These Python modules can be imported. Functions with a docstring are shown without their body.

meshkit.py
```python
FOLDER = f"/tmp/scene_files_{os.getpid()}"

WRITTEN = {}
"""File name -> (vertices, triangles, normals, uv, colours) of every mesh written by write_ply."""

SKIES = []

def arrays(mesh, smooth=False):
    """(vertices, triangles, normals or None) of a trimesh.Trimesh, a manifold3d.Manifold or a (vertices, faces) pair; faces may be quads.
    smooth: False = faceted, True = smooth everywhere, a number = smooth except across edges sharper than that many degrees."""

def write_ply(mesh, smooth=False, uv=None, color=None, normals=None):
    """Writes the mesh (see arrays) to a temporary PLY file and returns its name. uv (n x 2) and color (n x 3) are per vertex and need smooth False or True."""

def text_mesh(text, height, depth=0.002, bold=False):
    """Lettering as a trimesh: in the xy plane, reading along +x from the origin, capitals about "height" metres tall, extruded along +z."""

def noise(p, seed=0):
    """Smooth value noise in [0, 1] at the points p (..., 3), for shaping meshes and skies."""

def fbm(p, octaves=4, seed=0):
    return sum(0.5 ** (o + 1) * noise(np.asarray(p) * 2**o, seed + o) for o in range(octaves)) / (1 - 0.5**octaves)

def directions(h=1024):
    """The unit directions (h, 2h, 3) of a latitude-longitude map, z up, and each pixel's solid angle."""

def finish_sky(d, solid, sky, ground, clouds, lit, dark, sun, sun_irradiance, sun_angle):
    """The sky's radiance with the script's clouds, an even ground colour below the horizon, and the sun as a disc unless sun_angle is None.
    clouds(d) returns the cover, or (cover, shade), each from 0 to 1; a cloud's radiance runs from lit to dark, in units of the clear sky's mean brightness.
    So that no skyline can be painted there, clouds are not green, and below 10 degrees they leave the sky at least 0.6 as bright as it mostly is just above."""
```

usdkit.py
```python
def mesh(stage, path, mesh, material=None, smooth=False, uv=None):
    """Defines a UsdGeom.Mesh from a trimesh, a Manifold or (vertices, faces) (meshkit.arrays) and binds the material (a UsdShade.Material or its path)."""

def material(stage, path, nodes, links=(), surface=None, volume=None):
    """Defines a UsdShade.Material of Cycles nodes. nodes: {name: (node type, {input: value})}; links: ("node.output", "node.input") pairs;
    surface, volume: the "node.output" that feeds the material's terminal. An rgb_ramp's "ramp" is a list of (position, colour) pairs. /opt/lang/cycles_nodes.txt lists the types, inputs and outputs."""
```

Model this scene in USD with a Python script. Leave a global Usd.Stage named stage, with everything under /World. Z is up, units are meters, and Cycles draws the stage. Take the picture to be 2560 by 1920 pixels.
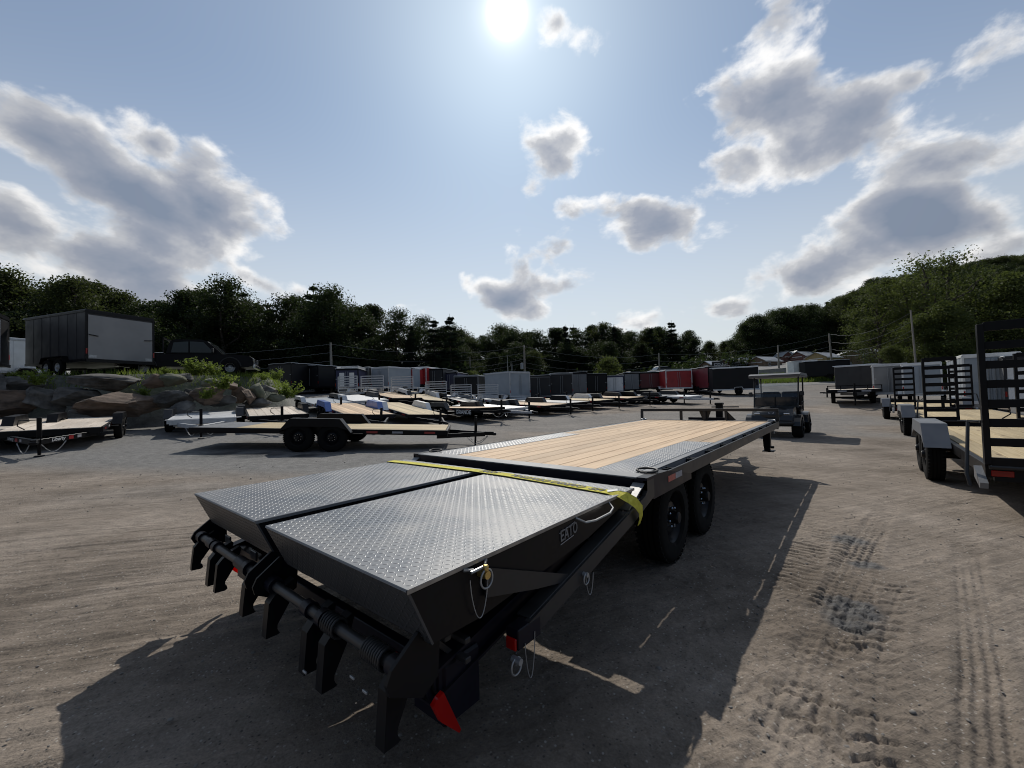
import math, random
import numpy as np
import trimesh
from scipy.spatial import ConvexHull
from shapely.geometry import Polygon
import meshkit, usdkit
from pxr import Usd, UsdGeom, UsdLux, UsdShade, Gf, Sdf, Vt

stage = Usd.Stage.CreateInMemory()
UsdGeom.SetStageUpAxis(stage, 'Z')
UsdGeom.SetStageMetersPerUnit(stage, 1.0)
UsdGeom.Xform.Define(stage, '/World')
UsdGeom.Scope.Define(stage, '/World/Looks')
A = np.array

# ---------------------------------------------------------------- camera
CAM = A([2.437, -0.840, 1.493]); YAW, PITCH, ROLL, FPX = 0.695, 0.029, -0.029, 1041.3
FW = A([-math.sin(YAW) * math.cos(PITCH), math.cos(YAW) * math.cos(PITCH), math.sin(PITCH)])
_r0 = np.cross(FW, [0, 0, 1]); _r0 /= np.linalg.norm(_r0); _u0 = np.cross(_r0, FW)
RT = math.cos(ROLL) * _r0 + math.sin(ROLL) * _u0
UP = -math.sin(ROLL) * _r0 + math.cos(ROLL) * _u0
EXPOSURE = 0.0
cam = UsdGeom.Camera.Define(stage, '/World/camera')
cam.CreateHorizontalApertureAttr(36.0)
cam.CreateVerticalApertureAttr(27.0)
cam.CreateFocalLengthAttr(36.0 * FPX / 2560)
cam.CreateClippingRangeAttr(Gf.Vec2f(0.05, 5000))
cam.CreateExposureAttr(EXPOSURE)
M4 = Gf.Matrix4d(*RT, 0, *UP, 0, *(-FW), 0, *CAM, 1)
cam.AddTransformOp().Set(M4)
FH = A([-math.sin(YAW), math.cos(YAW)]); RH = A([math.cos(YAW), math.sin(YAW)])   # horizontal view frame used to lay out the yard


def look_dir(x, y):
    """direction of a point of the photograph (in its 2212 x 1659 viewing size), used to set out sun and clouds"""
    s = 2560 / 2212
    d = FW + RT * (x * s - 1280) / FPX + UP * (960 - y * s) / FPX
    return d / np.linalg.norm(d)


# ---------------------------------------------------------------- sky and sun
SUN = A([-0.4586, 0.5655, 0.6855]); SUN = SUN / np.linalg.norm(SUN)
SUN_EL, SUN_ROT = math.asin(SUN[2]), math.atan2(SUN[0], SUN[1])
SKY_STRENGTH, SUN_INTENSITY = 0.05, 0.9


def sky_material():
    N, L = {}, []
    N['sky'] = ('sky_texture', dict(sky_type='single_scattering', sun_disc=False, sun_elevation=SUN_EL, sun_rotation=SUN_ROT, altitude=200.0, air_density=1.0, aerosol_density=AEROSOL, ozone_density=1.0))
    N['geo'] = ('geometry', {})
    d = 'geo.position'
    # (centre x, y, half width, half height, tilt in degrees, weight) of each cloud bank
    clouds = [(90, 300, 270, 68, 27, 1.15), (300, 430, 290, 72, 27, 1.3), (430, 430, 105, 120, 42, 1.2), (330, 310, 60, 40, 30, .8), (490, 500, 60, 66, 40, .9), (220, 575, 430, 95, 21, 1.45), (40, 490, 260, 90, 20, 1.2), (330, 520, 200, 60, 25, 1.0), (560, 610, 130, 24, 30, .75), (660, 640, 60, 16, 25, .4),
              (1690, 245, 165, 125, 6, 1.35), (1840, 235, 200, 88, -12, 1.25), (1970, 175, 110, 50, -22, .9), (1690, 60, 80, 110, 10, .85), (1620, 330, 80, 60, 0, .85), (2130, 110, 140, 70, -20, .62),
              (2010, 480, 165, 66, 6, 1.9), (1800, 570, 200, 62, -16, .95), (2100, 555, 120, 34, -8, .5), (1640, 600, 90, 36, 0, .62), (2130, 490, 60, 36, 10, .8),
              (1240, 290, 84, 62, -12, .95), (1185, 340, 64, 52, 30, .85), (1150, 400, 26, 50, 15, .4), (1215, 445, 46, 24, 0, .42), (1440, 478, 125, 52, 6, .98), (1540, 490, 66, 30, 10, .62),
              (1225, 620, 95, 44, 0, 1.05), (1110, 660, 85, 40, 10, .85), (1205, 545, 34, 50, 0, .58), (1050, 630, 40, 22, 20, .5), (1330, 690, 90, 26, 0, .6), (1550, 665, 80, 28, -10, .66), (1205, 50, 74, 56, 10, 1.0), (860, 660, 60, 18, 0, .45), (2050, 350, 60, 16, -10, .2)]
    last = None
    for i, (x, y, hw, hh, tilt, w) in enumerate(clouds):
        t = math.radians(tilt); c = look_dir(x, y)
        hw, hh = hw * 1.12, hh * 1.14; e1 = look_dir(x + hw * math.cos(t), y + hw * math.sin(t)) - c
        e2 = look_dir(x - hh * math.sin(t), y + hh * math.cos(t)) - c
        s1, s2 = np.linalg.norm(e1), np.linalg.norm(e2)
        e2 = e2 - e1 * (e1 @ e2) / s1 ** 2; e2 = e2 / np.linalg.norm(e2) * s2
        N[f'a{i}'] = ('vector_math', dict(math_type='dot_product', vector2=e1 / s1 ** 2 * 1.0)); L.append((d, f'a{i}.vector1'))
        N[f'b{i}'] = ('vector_math', dict(math_type='dot_product', vector2=e2 / s2 ** 2 * 1.0)); L.append((d, f'b{i}.vector1'))
        ca, cb = c @ e1 / s1 ** 2, c @ e2 / s2 ** 2
        N[f'v{i}'] = ('combine_xyz', dict(z=0.0)); L += [(f'a{i}.value', f'v{i}.x'), (f'b{i}.value', f'v{i}.y')]
        N[f'l{i}'] = ('vector_math', dict(math_type='distance', vector2=(ca, cb, 0))); L.append((f'v{i}.vector', f'l{i}.vector1'))
        N[f'm{i}'] = ('math', dict(math_type='multiply_add', value2=-w, value3=w)); L.append((f'l{i}.value', f'm{i}.value1'))
        if last is None:
            last = f'm{i}.value'
        else:
            N[f'x{i}'] = ('math', dict(math_type='smoothmax', value3=0.10)); L += [(last, f'x{i}.value1'), (f'm{i}.value', f'x{i}.value2')]
            last = f'x{i}.value'
    # scattered cloud over the rest of the sky
    N['flat'] = ('vector_math', dict(math_type='multiply', vector2=(1.0, 1.0, 1.5))); L.append((d, 'flat.vector1'))
    N['wide'] = ('noise_texture', dict(scale=2.3, detail=3.0, roughness=0.5)); L.append(('flat.vector', 'wide.vector'))
    N['wide2'] = ('math', dict(math_type='multiply_add', value2=3.2, value3=-2.0)); L.append(('wide.fac', 'wide2.value1'))
    N['front'] = ('vector_math', dict(math_type='dot_product', vector2=FW)); L.append((d, 'front.vector1'))
    N['rest'] = ('map_range', dict(range_type='smoothstep', from_min=0.62, from_max=0.30, to_min=-2.0, to_max=0.0, clamp=True)); L.append(('front.value', 'rest.value'))
    N['wide3'] = ('math', dict(math_type='add')); L += [('wide2.value', 'wide3.value1'), ('rest.result', 'wide3.value2')]
    N['field'] = ('math', dict(math_type='maximum')); L += [(last, 'field.value1'), ('wide3.value', 'field.value2')]
    # billows: the same noise read a little nearer to the sun tells which side of a billow is lit
    prevd = {}
    for tagn, shift in (('p', 0.0), ('q', 1.0)):
        off = (SUN - FW * 0.2) * 0.030 * shift
        N[tagn + 'o'] = ('vector_math', dict(math_type='add', vector2=off)); L.append(('flat.vector', tagn + 'o.vector1'))
        N[tagn + 'w'] = ('noise_texture', dict(scale=4.6, detail=9.0, roughness=0.55, distortion=0.1)); L.append((tagn + 'o.vector', tagn + 'w.vector'))
        N[tagn + 'u'] = ('noise_texture', dict(scale=11.0, detail=9.0, roughness=0.56, distortion=0.25)); L.append((tagn + 'o.vector', tagn + 'u.vector'))
        N[tagn + '1'] = ('math', dict(math_type='multiply_add', value2=3.9, value3=-2.10)); L.append((tagn + 'w.fac', tagn + '1.value1'))
        N[tagn + '2'] = ('math', dict(math_type='multiply_add', value2=2.1)); L += [(tagn + 'u.fac', tagn + '2.value1'), (tagn + '1.value', tagn + '2.value3')]
        prevd[tagn] = tagn + '2.value'
    N['nn'] = ('math', dict(math_type='add', value2=-0.86)); L.append((prevd['p'], 'nn.value1'))
    N['dens'] = ('math', dict(math_type='add')); L += [('field.value', 'dens.value1'), ('nn.value', 'dens.value2')]
    N['cover'] = ('map_range', dict(range_type='smoothstep', from_min=0.0, from_max=0.62, to_min=0.0, to_max=0.96, clamp=True)); L.append(('dens.value', 'cover.value'))
    N['lit'] = ('math', dict(math_type='subtract')); L += [(prevd['p'], 'lit.value1'), (prevd['q'], 'lit.value2')]
    N['lit2'] = ('math', dict(math_type='multiply_add', value2=-0.75)); L += [('lit.value', 'lit2.value1'), ('dens.value', 'lit2.value3')]
    N['tone'] = ('rgb_ramp', dict(ramp=CLOUD_TONES)); N['tx'] = ('map_range', dict(from_min=0.0, from_max=1.6, clamp=True)); L += [('lit2.value', 'tx.value'), ('tx.result', 'tone.fac')]
    # brightness of sky haze and cloud falls off away from the sun (forward scattering), cut further opposite it to deepen shadows
    N['sd'] = ('vector_math', dict(math_type='dot_product', vector2=SUN)); L.append((d, 'sd.vector1'))
    N['glow'] = ('map_range', dict(range_type='smoothstep', from_min=-0.5, from_max=1.0, to_min=0.12, to_max=1.30, clamp=True)); L.append(('sd.value', 'glow.value'))
    N['cc'] = ('vector_math', dict(math_type='scale')); L += [('tone.color', 'cc.vector1'), ('glow.result', 'cc.scale')]
    # hazy air: whiter sky towards the horizon, and a pale veil
    N['sep'] = ('separate_xyz', {}); L.append((d, 'sep.vector'))
    N['haze'] = ('map_range', dict(range_type='smoothstep', from_min=0.60, from_max=-0.02, to_min=HAZE[0], to_max=HAZE[1], clamp=True)); L.append(('sep.z', 'haze.value'))
    N['hc'] = ('vector_math', dict(math_type='scale', vector1=HAZE_TONE)); L.append(('glow.result', 'hc.scale'))
    N['skyk'] = ('vector_math', dict(math_type='multiply', vector2=SKY_GAIN)); L.append(('sky.color', 'skyk.vector1'))
    N['hs'] = ('mix', dict(mix_type='mix')); L += [('haze.result', 'hs.fac'), ('skyk.vector', 'hs.color1'), ('hc.vector', 'hs.color2')]
    N['cs'] = ('mix', dict(mix_type='mix')); L += [('cover.result', 'cs.fac'), ('hs.color', 'cs.color1'), ('cc.vector', 'cs.color2')]
    # the bright aureole of the veiled sun
    prev = 'cs.color'
    for k, (power, gain, col) in enumerate(AUREOLE):
        N[f'g{k}'] = ('math', dict(math_type='power', value2=power, use_clamp=False)); L.append(('sdc.value', f'g{k}.value1'))
        N[f'h{k}'] = ('vector_math', dict(math_type='scale', vector1=A(col) * gain)); L.append((f'g{k}.value', f'h{k}.scale'))
        N[f'j{k}'] = ('vector_math', dict(math_type='add')); L += [(prev, f'j{k}.vector1'), (f'h{k}.vector', f'j{k}.vector2')]
        prev = f'j{k}.vector'
    N['sdc'] = ('math', dict(math_type='maximum', value2=0.0)); L.append(('sd.value', 'sdc.value1'))
    N['bg'] = ('background_shader', dict(strength=SKY_STRENGTH)); L.append((prev, 'bg.color'))
    return usdkit.material(stage, '/World/Looks/sky', N, L, surface='bg.background')


AEROSOL = 0.7
HAZE = (0.20, 0.92)
SKY_GAIN = (1.12, 1.50, 1.76)
HAZE_TONE = (12.4, 12.8, 12.8)
CLOUD_TONES = [(0.0, (17.0, 16.8, 16.6)), (0.15, (15.6, 15.5, 15.4)), (0.36, (8.8, 9.0, 9.5)), (0.62, (5.4, 5.9, 7.1)), (1.0, (3.6, 4.4, 5.9))]
AUREOLE = [(6500.0, 190.0, (1.0, 0.97, 0.9)), (1000.0, 9.0, (1.0, 0.93, 0.82)), (60.0, 1.0, (0.95, 0.98, 1.0))]
dome = UsdLux.DomeLight.Define(stage, '/World/sky')
dome.CreateIntensityAttr(1.0)
UsdShade.MaterialBindingAPI.Apply(dome.GetPrim()).Bind(sky_material())
dome.GetPrim().SetCustomDataByKey('kind', 'structure')
sun = UsdLux.DistantLight.Define(stage, '/World/sun')
sun.CreateNormalizeAttr(True); sun.CreateIntensityAttr(SUN_INTENSITY); sun.CreateAngleAttr(0.5); sun.CreateColorAttr(Gf.Vec3f(1.0, 0.95, 0.87))
_x = np.cross([0, 0, 1], SUN); _x /= np.linalg.norm(_x); _y = np.cross(SUN, _x)
sun.AddTransformOp().Set(Gf.Matrix4d(*_x, 0, *_y, 0, *SUN, 0, 0, 0, 50, 1))

# ---------------------------------------------------------------- helpers
COUNT = {}


def numbered(parent, name):
    k = f'{parent}/{name}'; n = COUNT.get(k, 0); COUNT[k] = n + 1
    return k if n == 0 else f'{k}_{n:03d}'


class MB:
    """collects shapes into one mesh"""
    def __init__(s): s.v, s.f, s.n = [], [], 0

    def add(s, v, f):
        v = np.asarray(v, float); f = np.asarray(f, int)
        if f.shape[1] == 4: f = np.vstack([f[:, [0, 1, 2]], f[:, [0, 2, 3]]])
        s.v.append(v); s.f.append(f + s.n); s.n += len(v); return s

    def box(s, c, d, ch=0.0, R=None):
        """box of size d centred at c, edges chamfered by ch"""
        if ch > 0:
            v, f = CH_UNIT
            sg = np.sign(v); v = sg * (A(d) / 2 - np.where(np.abs(v) > .95, 0, ch))
        else:
            v, f = BOX_UNIT; v = v * A(d) / 2
        if R is not None: v = v @ A(R).T
        return s.add(v + A(c), f)

    def bar(s, a, b, w, h, up=(0, 0, 1), ch=0.0):
        """bar from a to b, w across and h along up"""
        a, b = A(a, float), A(b, float); y = b - a; l = np.linalg.norm(y); y = y / l
        x = np.cross(y, up); x /= np.linalg.norm(x); z = np.cross(x, y)
        return s.box((a + b) / 2, (w, l, h), ch, np.stack([x, y, z], 1))

    def tube(s, pts, r, n=8, closed=False):
        p = np.asarray(pts, float); m = len(p)
        t = (np.roll(p, -1, 0) - np.roll(p, 1, 0)) if closed else np.gradient(p, axis=0)
        t /= np.linalg.norm(t, axis=1, keepdims=True) + 1e-12
        a = np.cross(t[0], [0.3, 0.2, 0.93]); a /= np.linalg.norm(a); fr = []
        for k in range(m):
            a = a - t[k] * (a @ t[k]); a /= np.linalg.norm(a); fr.append(a)
        fr = A(fr); b = np.cross(t, fr); g = np.arange(n) * 2 * math.pi / n
        rr = np.broadcast_to(r, (m,))[:, None, None]
        v = (p[:, None] + rr * (np.cos(g)[None, :, None] * fr[:, None] + np.sin(g)[None, :, None] * b[:, None])).reshape(-1, 3)
        f = []
        for i in range(m if closed else m - 1):
            i2 = (i + 1) % m
            for j in range(n):
                f.append((i * n + j, i * n + (j + 1) % n, i2 * n + (j + 1) % n, i2 * n + j))
        v = list(v)
        f = np.asarray(f, int); f = np.vstack([f[:, [0, 1, 2]], f[:, [0, 2, 3]]]).tolist()
        if not closed:
            v += [p[0], p[-1]]; c0, c1 = m * n, m * n + 1
            f += [[c0, (j + 1) % n, j] for j in range(n)] + [[c1, (m - 1) * n + j, (m - 1) * n + (j + 1) % n] for j in range(n)]
        return s.add(v, f)

    def prism(s, poly, lo, hi, axis='x'):
        """polygon (2d) extruded from lo to hi along axis; polygon axes are the other two in order (yz, xz, xy)"""
        m = trimesh.creation.extrude_polygon(poly if hasattr(poly, 'exterior') else Polygon(poly), hi - lo, engine='earcut')
        v = np.array(m.vertices); f = np.array(m.faces)
        a, b, c = v[:, 0], v[:, 1], v[:, 2] + lo
        if axis == 'x': w = np.stack([c, a, b], 1)
        elif axis == 'y': w = np.stack([a, c, b], 1); f = f[:, ::-1]
        else: w = np.stack([a, b, c], 1)
        return s.add(w, f)

    def lathe(s, prof, c, axis='x', n=24, sgn=1):
        """profile of (radius, along) turned round the axis through c"""
        p = np.asarray(prof, float); g = np.arange(n) * 2 * math.pi / n; m = len(p)
        cs, sn = np.cos(g), np.sin(g)
        r = p[:, 0][:, None]; h = np.broadcast_to(p[:, 1][:, None] * sgn, (m, n))
        a, b = r * cs, r * sn
        w = {'x': [h, a, b], 'y': [a, h, b], 'z': [a, b, h]}[axis]
        v = np.stack(w, -1).reshape(-1, 3) + A(c)
        i, j = np.meshgrid(np.arange(m - 1), np.arange(n), indexing='ij')
        q = np.stack([i * n + j, i * n + (j + 1) % n, (i + 1) * n + (j + 1) % n, (i + 1) * n + j], -1).reshape(-1, 4)
        if sgn < 0: q = q[:, ::-1]
        return s.add(v, q)

    def xf(s, R=None, t=(0, 0, 0)):
        for k in range(len(s.v)):
            s.v[k] = (s.v[k] @ A(R).T if R is not None else s.v[k]) + A(t)
        return s

    def join(s, o):
        for v, f in zip(*o.split()): s.add(v, f)
        return s

    def split(s):
        fs, n = [], 0
        for v, f in zip(s.v, s.f): fs.append(f - n); n += len(v)
        return s.v, fs

    def data(s): return np.vstack(s.v), np.vstack(s.f)


BOX_UNIT = (A([[x, y, z] for x in (-1, 1) for y in (-1, 1) for z in (-1, 1)], float),
            A([[0, 1, 3], [0, 3, 2], [4, 6, 7], [4, 7, 5], [0, 4, 5], [0, 5, 1], [2, 3, 7], [2, 7, 6], [0, 2, 6], [0, 6, 4], [1, 5, 7], [1, 7, 3]]))
_cv = A([[x * (1 if k == 0 else .9), y * (1 if k == 1 else .9), z * (1 if k == 2 else .9)] for x in (-1, 1) for y in (-1, 1) for z in (-1, 1) for k in range(3)])
_m = trimesh.convex.convex_hull(_cv)
CH_UNIT = (np.array(_m.vertices), np.array(_m.faces))


def rotz(deg):
    c, s_ = math.cos(math.radians(deg)), math.sin(math.radians(deg)); return A([[c, -s_, 0], [s_, c, 0], [0, 0, 1]])


def rotx(deg):
    c, s_ = math.cos(math.radians(deg)), math.sin(math.radians(deg)); return A([[1, 0, 0], [0, c, -s_], [0, s_, c]])


def tag(p, label=None, cat=None, group=None, kind=None):
    for k, v in (('label', label), ('category', cat), ('group', group), ('kind', kind)):
        if v: p.SetCustomDataByKey(k, v)
    return p


def thing(name, label, cat, loc=(0, 0, 0), rot=0.0, group=None, tilt=None):
    x = UsdGeom.Xform.Define(stage, numbered('/World', name))
    x.AddTranslateOp().Set(Gf.Vec3d(*map(float, loc)))
    x.AddRotateXYZOp().Set(Gf.Vec3f(*(tilt or (0, 0)), float(rot)))
    return tag(x.GetPrim(), label, cat, group)


def proto(name):
    """an abstract thing that copies refer to"""
    return stage.CreateClassPrim(numbered('/World', name + '_kind'))


def copy(src, name, label, cat, loc, rot=0.0, group=None, scale=None, tilt=None):
    x = UsdGeom.Xform.Define(stage, numbered('/World', name))
    x.AddTranslateOp().Set(Gf.Vec3d(*map(float, loc)))
    x.AddRotateXYZOp().Set(Gf.Vec3f(*(tilt or (0, 0)), float(rot)))
    if scale is not None: x.AddScaleOp().Set(Gf.Vec3f(*scale))
    p = x.GetPrim(); p.GetReferences().AddInternalReference(src.GetPath()); p.SetInstanceable(True)
    return tag(p, label, cat, group)


def obj(name, mb, m, parent=None, smooth=False, label=None, kind=None, uv=None):
    path = numbered(str(parent.GetPath()) if parent else '/World', name)
    g = usdkit.mesh(stage, path, mb.data() if isinstance(mb, MB) else mb, MAT[m], smooth=smooth)
    return tag(g.GetPrim(), label, kind=kind)


def uv_of(p):
    """right and forward coordinates in the yard's frame (metres from the photographer)"""
    q = np.asarray(p, float)[..., :2] - CAM[:2]
    return q @ RH, q @ FH


def spot(px, depth, dz=0.0):
    """ground point at a bearing (column of the 2560 wide photograph) and a distance ahead"""
    xy = CAM[:2] + FH * depth + RH * (px - 1280) / FPX * depth
    return A([*xy, float(ground_z(xy)) + dz])


def hor(px): return 990 - .029 * (px - 1280)


def zat(px, py, depth): return CAM[2] + (hor(px) - py) / FPX * depth


def facing(deg_right): return math.degrees(YAW) - deg_right   # rotation about z of a thing whose front (+y) points so many degrees to the right of the view
# ---------------------------------------------------------------- materials
MAT = {}


def mat(name, c1, c2=None, scale=6.0, rough=0.5, rough2=None, metal=0.0, bump=0.0, bscale=60.0, coat=0.0, spec=0.5, dust=0.0, world=False, detail=5.0, contrast=(0.35, 0.7), stretch=None, rand=0.0, transl=None, dustc=(.17, .155, .135)):
    """mottled surface: c1 to c2 by noise, roughness varying too, fine bump, dust settled on upward faces, rand: tone varying from object to object"""
    c2 = c2 or tuple(x * .8 for x in c1); rough2 = rough2 if rough2 is not None else min(1, rough + .12)
    N = {'tc': ('texture_coordinate', {}), 'g': ('geometry', {}), 'n': ('noise_texture', dict(scale=scale, detail=detail, roughness=0.6)),
         'f': ('map_range', dict(from_min=contrast[0], from_max=contrast[1], to_min=0.0, to_max=1.0, clamp=True)), 'mx': ('mix', dict(color1=c1, color2=c2)),
         'r': ('map_range', dict(from_min=0.0, from_max=1.0, to_min=rough, to_max=rough2, clamp=True)),
         'p': ('principled_bsdf', dict(metallic=metal, coat_weight=coat, coat_roughness=0.08, specular_ior_level=spec))}
    src = 'g.position' if world else 'tc.object'; L = []
    if stretch:
        N['mp'] = ('mapping', dict(scale=stretch)); L.append((src, 'mp.vector')); src = 'mp.vector'
    L += [(src, 'n.vector'), ('n.fac', 'f.value'), ('f.result', 'mx.fac'), ('f.result', 'r.value'), ('r.result', 'p.roughness')]
    col = 'mx.color'
    if rand:
        N['oi'] = ('object_info', {}); N['rr'] = ('map_range', dict(to_min=1 - rand, to_max=1 + rand)); N['rs'] = ('vector_math', dict(math_type='scale'))
        L += [('oi.random', 'rr.value'), (col, 'rs.vector1'), ('rr.result', 'rs.scale')]; col = 'rs.vector'
    if dust:
        N['sx'] = ('separate_xyz', {}); N['dz'] = ('map_range', dict(from_min=0.2, from_max=1.0, to_min=0.0, to_max=1.0, clamp=True)); N['dn'] = ('noise_texture', dict(scale=3.0, detail=6.0, roughness=0.65))
        N['dr'] = ('map_range', dict(from_min=0.35, from_max=0.7, to_min=0.0, to_max=dust, clamp=True)); N['dm'] = ('math', dict(math_type='multiply')); N['dx'] = ('mix', dict(color2=dustc))
        N['dl'] = ('math', dict(math_type='multiply_add', value2=0.93, value3=0.07))
        L += [('g.normal', 'sx.vector'), ('sx.z', 'dz.value'), ('g.position', 'dn.vector'), ('dn.fac', 'dr.value'), ('dz.result', 'dl.value1'), ('dl.value', 'dm.value1'), ('dr.result', 'dm.value2'), ('dm.value', 'dx.fac'), (col, 'dx.color1')]
        col = 'dx.color'
    L.append((col, 'p.base_color'))
    if bump:
        N['bn'] = ('noise_texture', dict(scale=bscale, detail=4.0, roughness=0.6)); N['b'] = ('bump', dict(strength=min(1.0, bump), distance=0.01))
        L += [(src, 'bn.vector'), ('bn.fac', 'b.height'), ('b.normal', 'p.normal')]
    out = 'p.BSDF'
    if transl:
        N['t'] = ('translucent_bsdf', dict(color=transl)); N['mc'] = ('mix_closure', dict(fac=0.35)); L += [('p.BSDF', 'mc.closure1'), ('t.BSDF', 'mc.closure2')]; out = 'mc.closure'
    MAT[name] = usdkit.material(stage, f'/World/Looks/{name}', N, L, surface=out)


mat('black_paint', (.0025, .0025, .0035), (.005, .005, .006), 4, .28, .45, spec=.18, dust=.10, bump=.04, bscale=40)
mat('navy_black_paint', (.0025, .0025, .006), (.005, .005, .010), 4, .3, .45, spec=.22, dust=.10)
mat('deck_paint', (.13, .134, .14), (.15, .154, .16), 3, .36, .46, dust=.30, bump=.05, bscale=30, dustc=(.2, .19, .175))
mat('tread_paint', (.108, .117, .132), (.130, .138, .152), 3, .34, .44, spec=.6, dust=.5, contrast=(.4, .65), dustc=(.2, .19, .175))
mat('rail_paint', (.012, .012, .013), (.018, .018, .019), 5, .30, .45, spec=.4, dust=.22)
mat('bare_steel', (.35, .35, .35), (.24, .23, .22), 14, .32, .5, metal=.9, bump=.05)
mat('galvanised', (.38, .39, .40), (.28, .29, .30), 18, .4, .55, metal=.75, dust=.1)
mat('brass', (.62, .45, .16), (.5, .36, .14), 12, .3, .45, metal=.9)
mat('alloy', (.50, .51, .52), (.40, .41, .42), 10, .5, .65, metal=.35, dust=.12)
mat('rubber', (.005, .005, .005), (.010, .0095, .009), 9, .8, .95, bump=.2, bscale=50, dust=.10, spec=.12)
mat('rim_black', (.004, .004, .005), (.008, .008, .009), 6, .28, .4, spec=.25, dust=.05)
mat('chrome', (.7, .7, .7), (.6, .6, .6), 6, .12, .25, metal=1.0)
mat('white_paint', (.72, .72, .71), (.6, .6, .58), 2.5, .35, .5, coat=.2, dust=.12)
mat('red_paint', (.36, .018, .020), (.26, .015, .018), 2, .35, .5, coat=.25, dust=.12)
mat('maroon_paint', (.12, .012, .018), (.085, .010, .014), 2, .35, .5, coat=.25, dust=.12)
mat('navy_paint', (.018, .02, .06), (.012, .014, .045), 2, .3, .45, coat=.3, dust=.1)
mat('blue_paint', (.10, .17, .42), (.07, .13, .34), 2, .3, .45, coat=.3, dust=.1)
mat('green_paint', (.015, .07, .045), (.012, .05, .034), 2, .35, .5, coat=.2, dust=.1)
mat('charcoal_skin', (.024, .024, .026), (.017, .017, .019), 1.5, .4, .55, spec=.35, dust=.08)
mat('grey_skin', (.17, .175, .18), (.13, .135, .14), 1.2, .4, .55, dust=.12)
mat('silver_skin', (.28, .31, .34), (.23, .26, .29), 1.1, .42, .55, metal=.05, dust=.1)
mat('black_skin', (.006, .006, .007), (.0035, .0035, .0045), 1.4, .35, .5, spec=.3, dust=.08)
mat('plastic_black', (.012, .012, .013), (.018, .018, .018), 8, .5, .7)
mat('cart_body', (.009, .0095, .011), (.006, .0065, .008), 3, .25, .35, coat=.15, dust=.1)
mat('cart_roof', (.10, .10, .105), (.08, .08, .085), 3, .4, .55, dust=.1)
mat('seat_vinyl', (.006, .006, .007), (.01, .01, .01), 8, .5, .65, spec=.2)
mat('strap_web', (.60, .54, .05), (.48, .43, .035), 26, .75, .9, bump=.5, bscale=420, detail=3)
mat('paper', (.75, .75, .73), (.65, .65, .62), 20, .6, .8)
mat('print_black', (.012, .012, .012), (.02, .02, .02), 20, .6, .7)
mat('shaded_tread_paint', (.030, .031, .033), (.040, .041, .044), 4, .34, .46, dust=.1)  # darker copy of the tread colour; shade of the tail face painted in
mat('faded_print', (.16, .16, .165), (.10, .10, .105), 20, .5, .6)
mat('sticker_silver', (.32, .32, .34), (.24, .24, .26), 20, .4, .5)
mat('sticker_white', (.62, .62, .62), (.5, .5, .5), 20, .45, .6)
mat('reflect_red', (.30, .010, .012), (.22, .008, .010), 40, .3, .4, coat=.4)
mat('bark', (.075, .06, .047), (.035, .028, .023), 9, .9, 1, bump=.8, bscale=18, stretch=(4, 4, 1))
mat('pole_wood', (.26, .235, .20), (.16, .145, .125), 8, .85, 1, bump=.5, bscale=20, stretch=(8, 8, .6))
mat('wire', (.16, .16, .16), (.12, .12, .12), 5, .5, .6)  # lightened base colour stands in for sky light the wires catch
mat('porcelain', (.35, .33, .3), (.3, .28, .26), 9, .3, .4)
mat('door_grey', (.205, .205, .205), (.175, .175, .175), 1.2, .4, .55, dust=.1)
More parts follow.
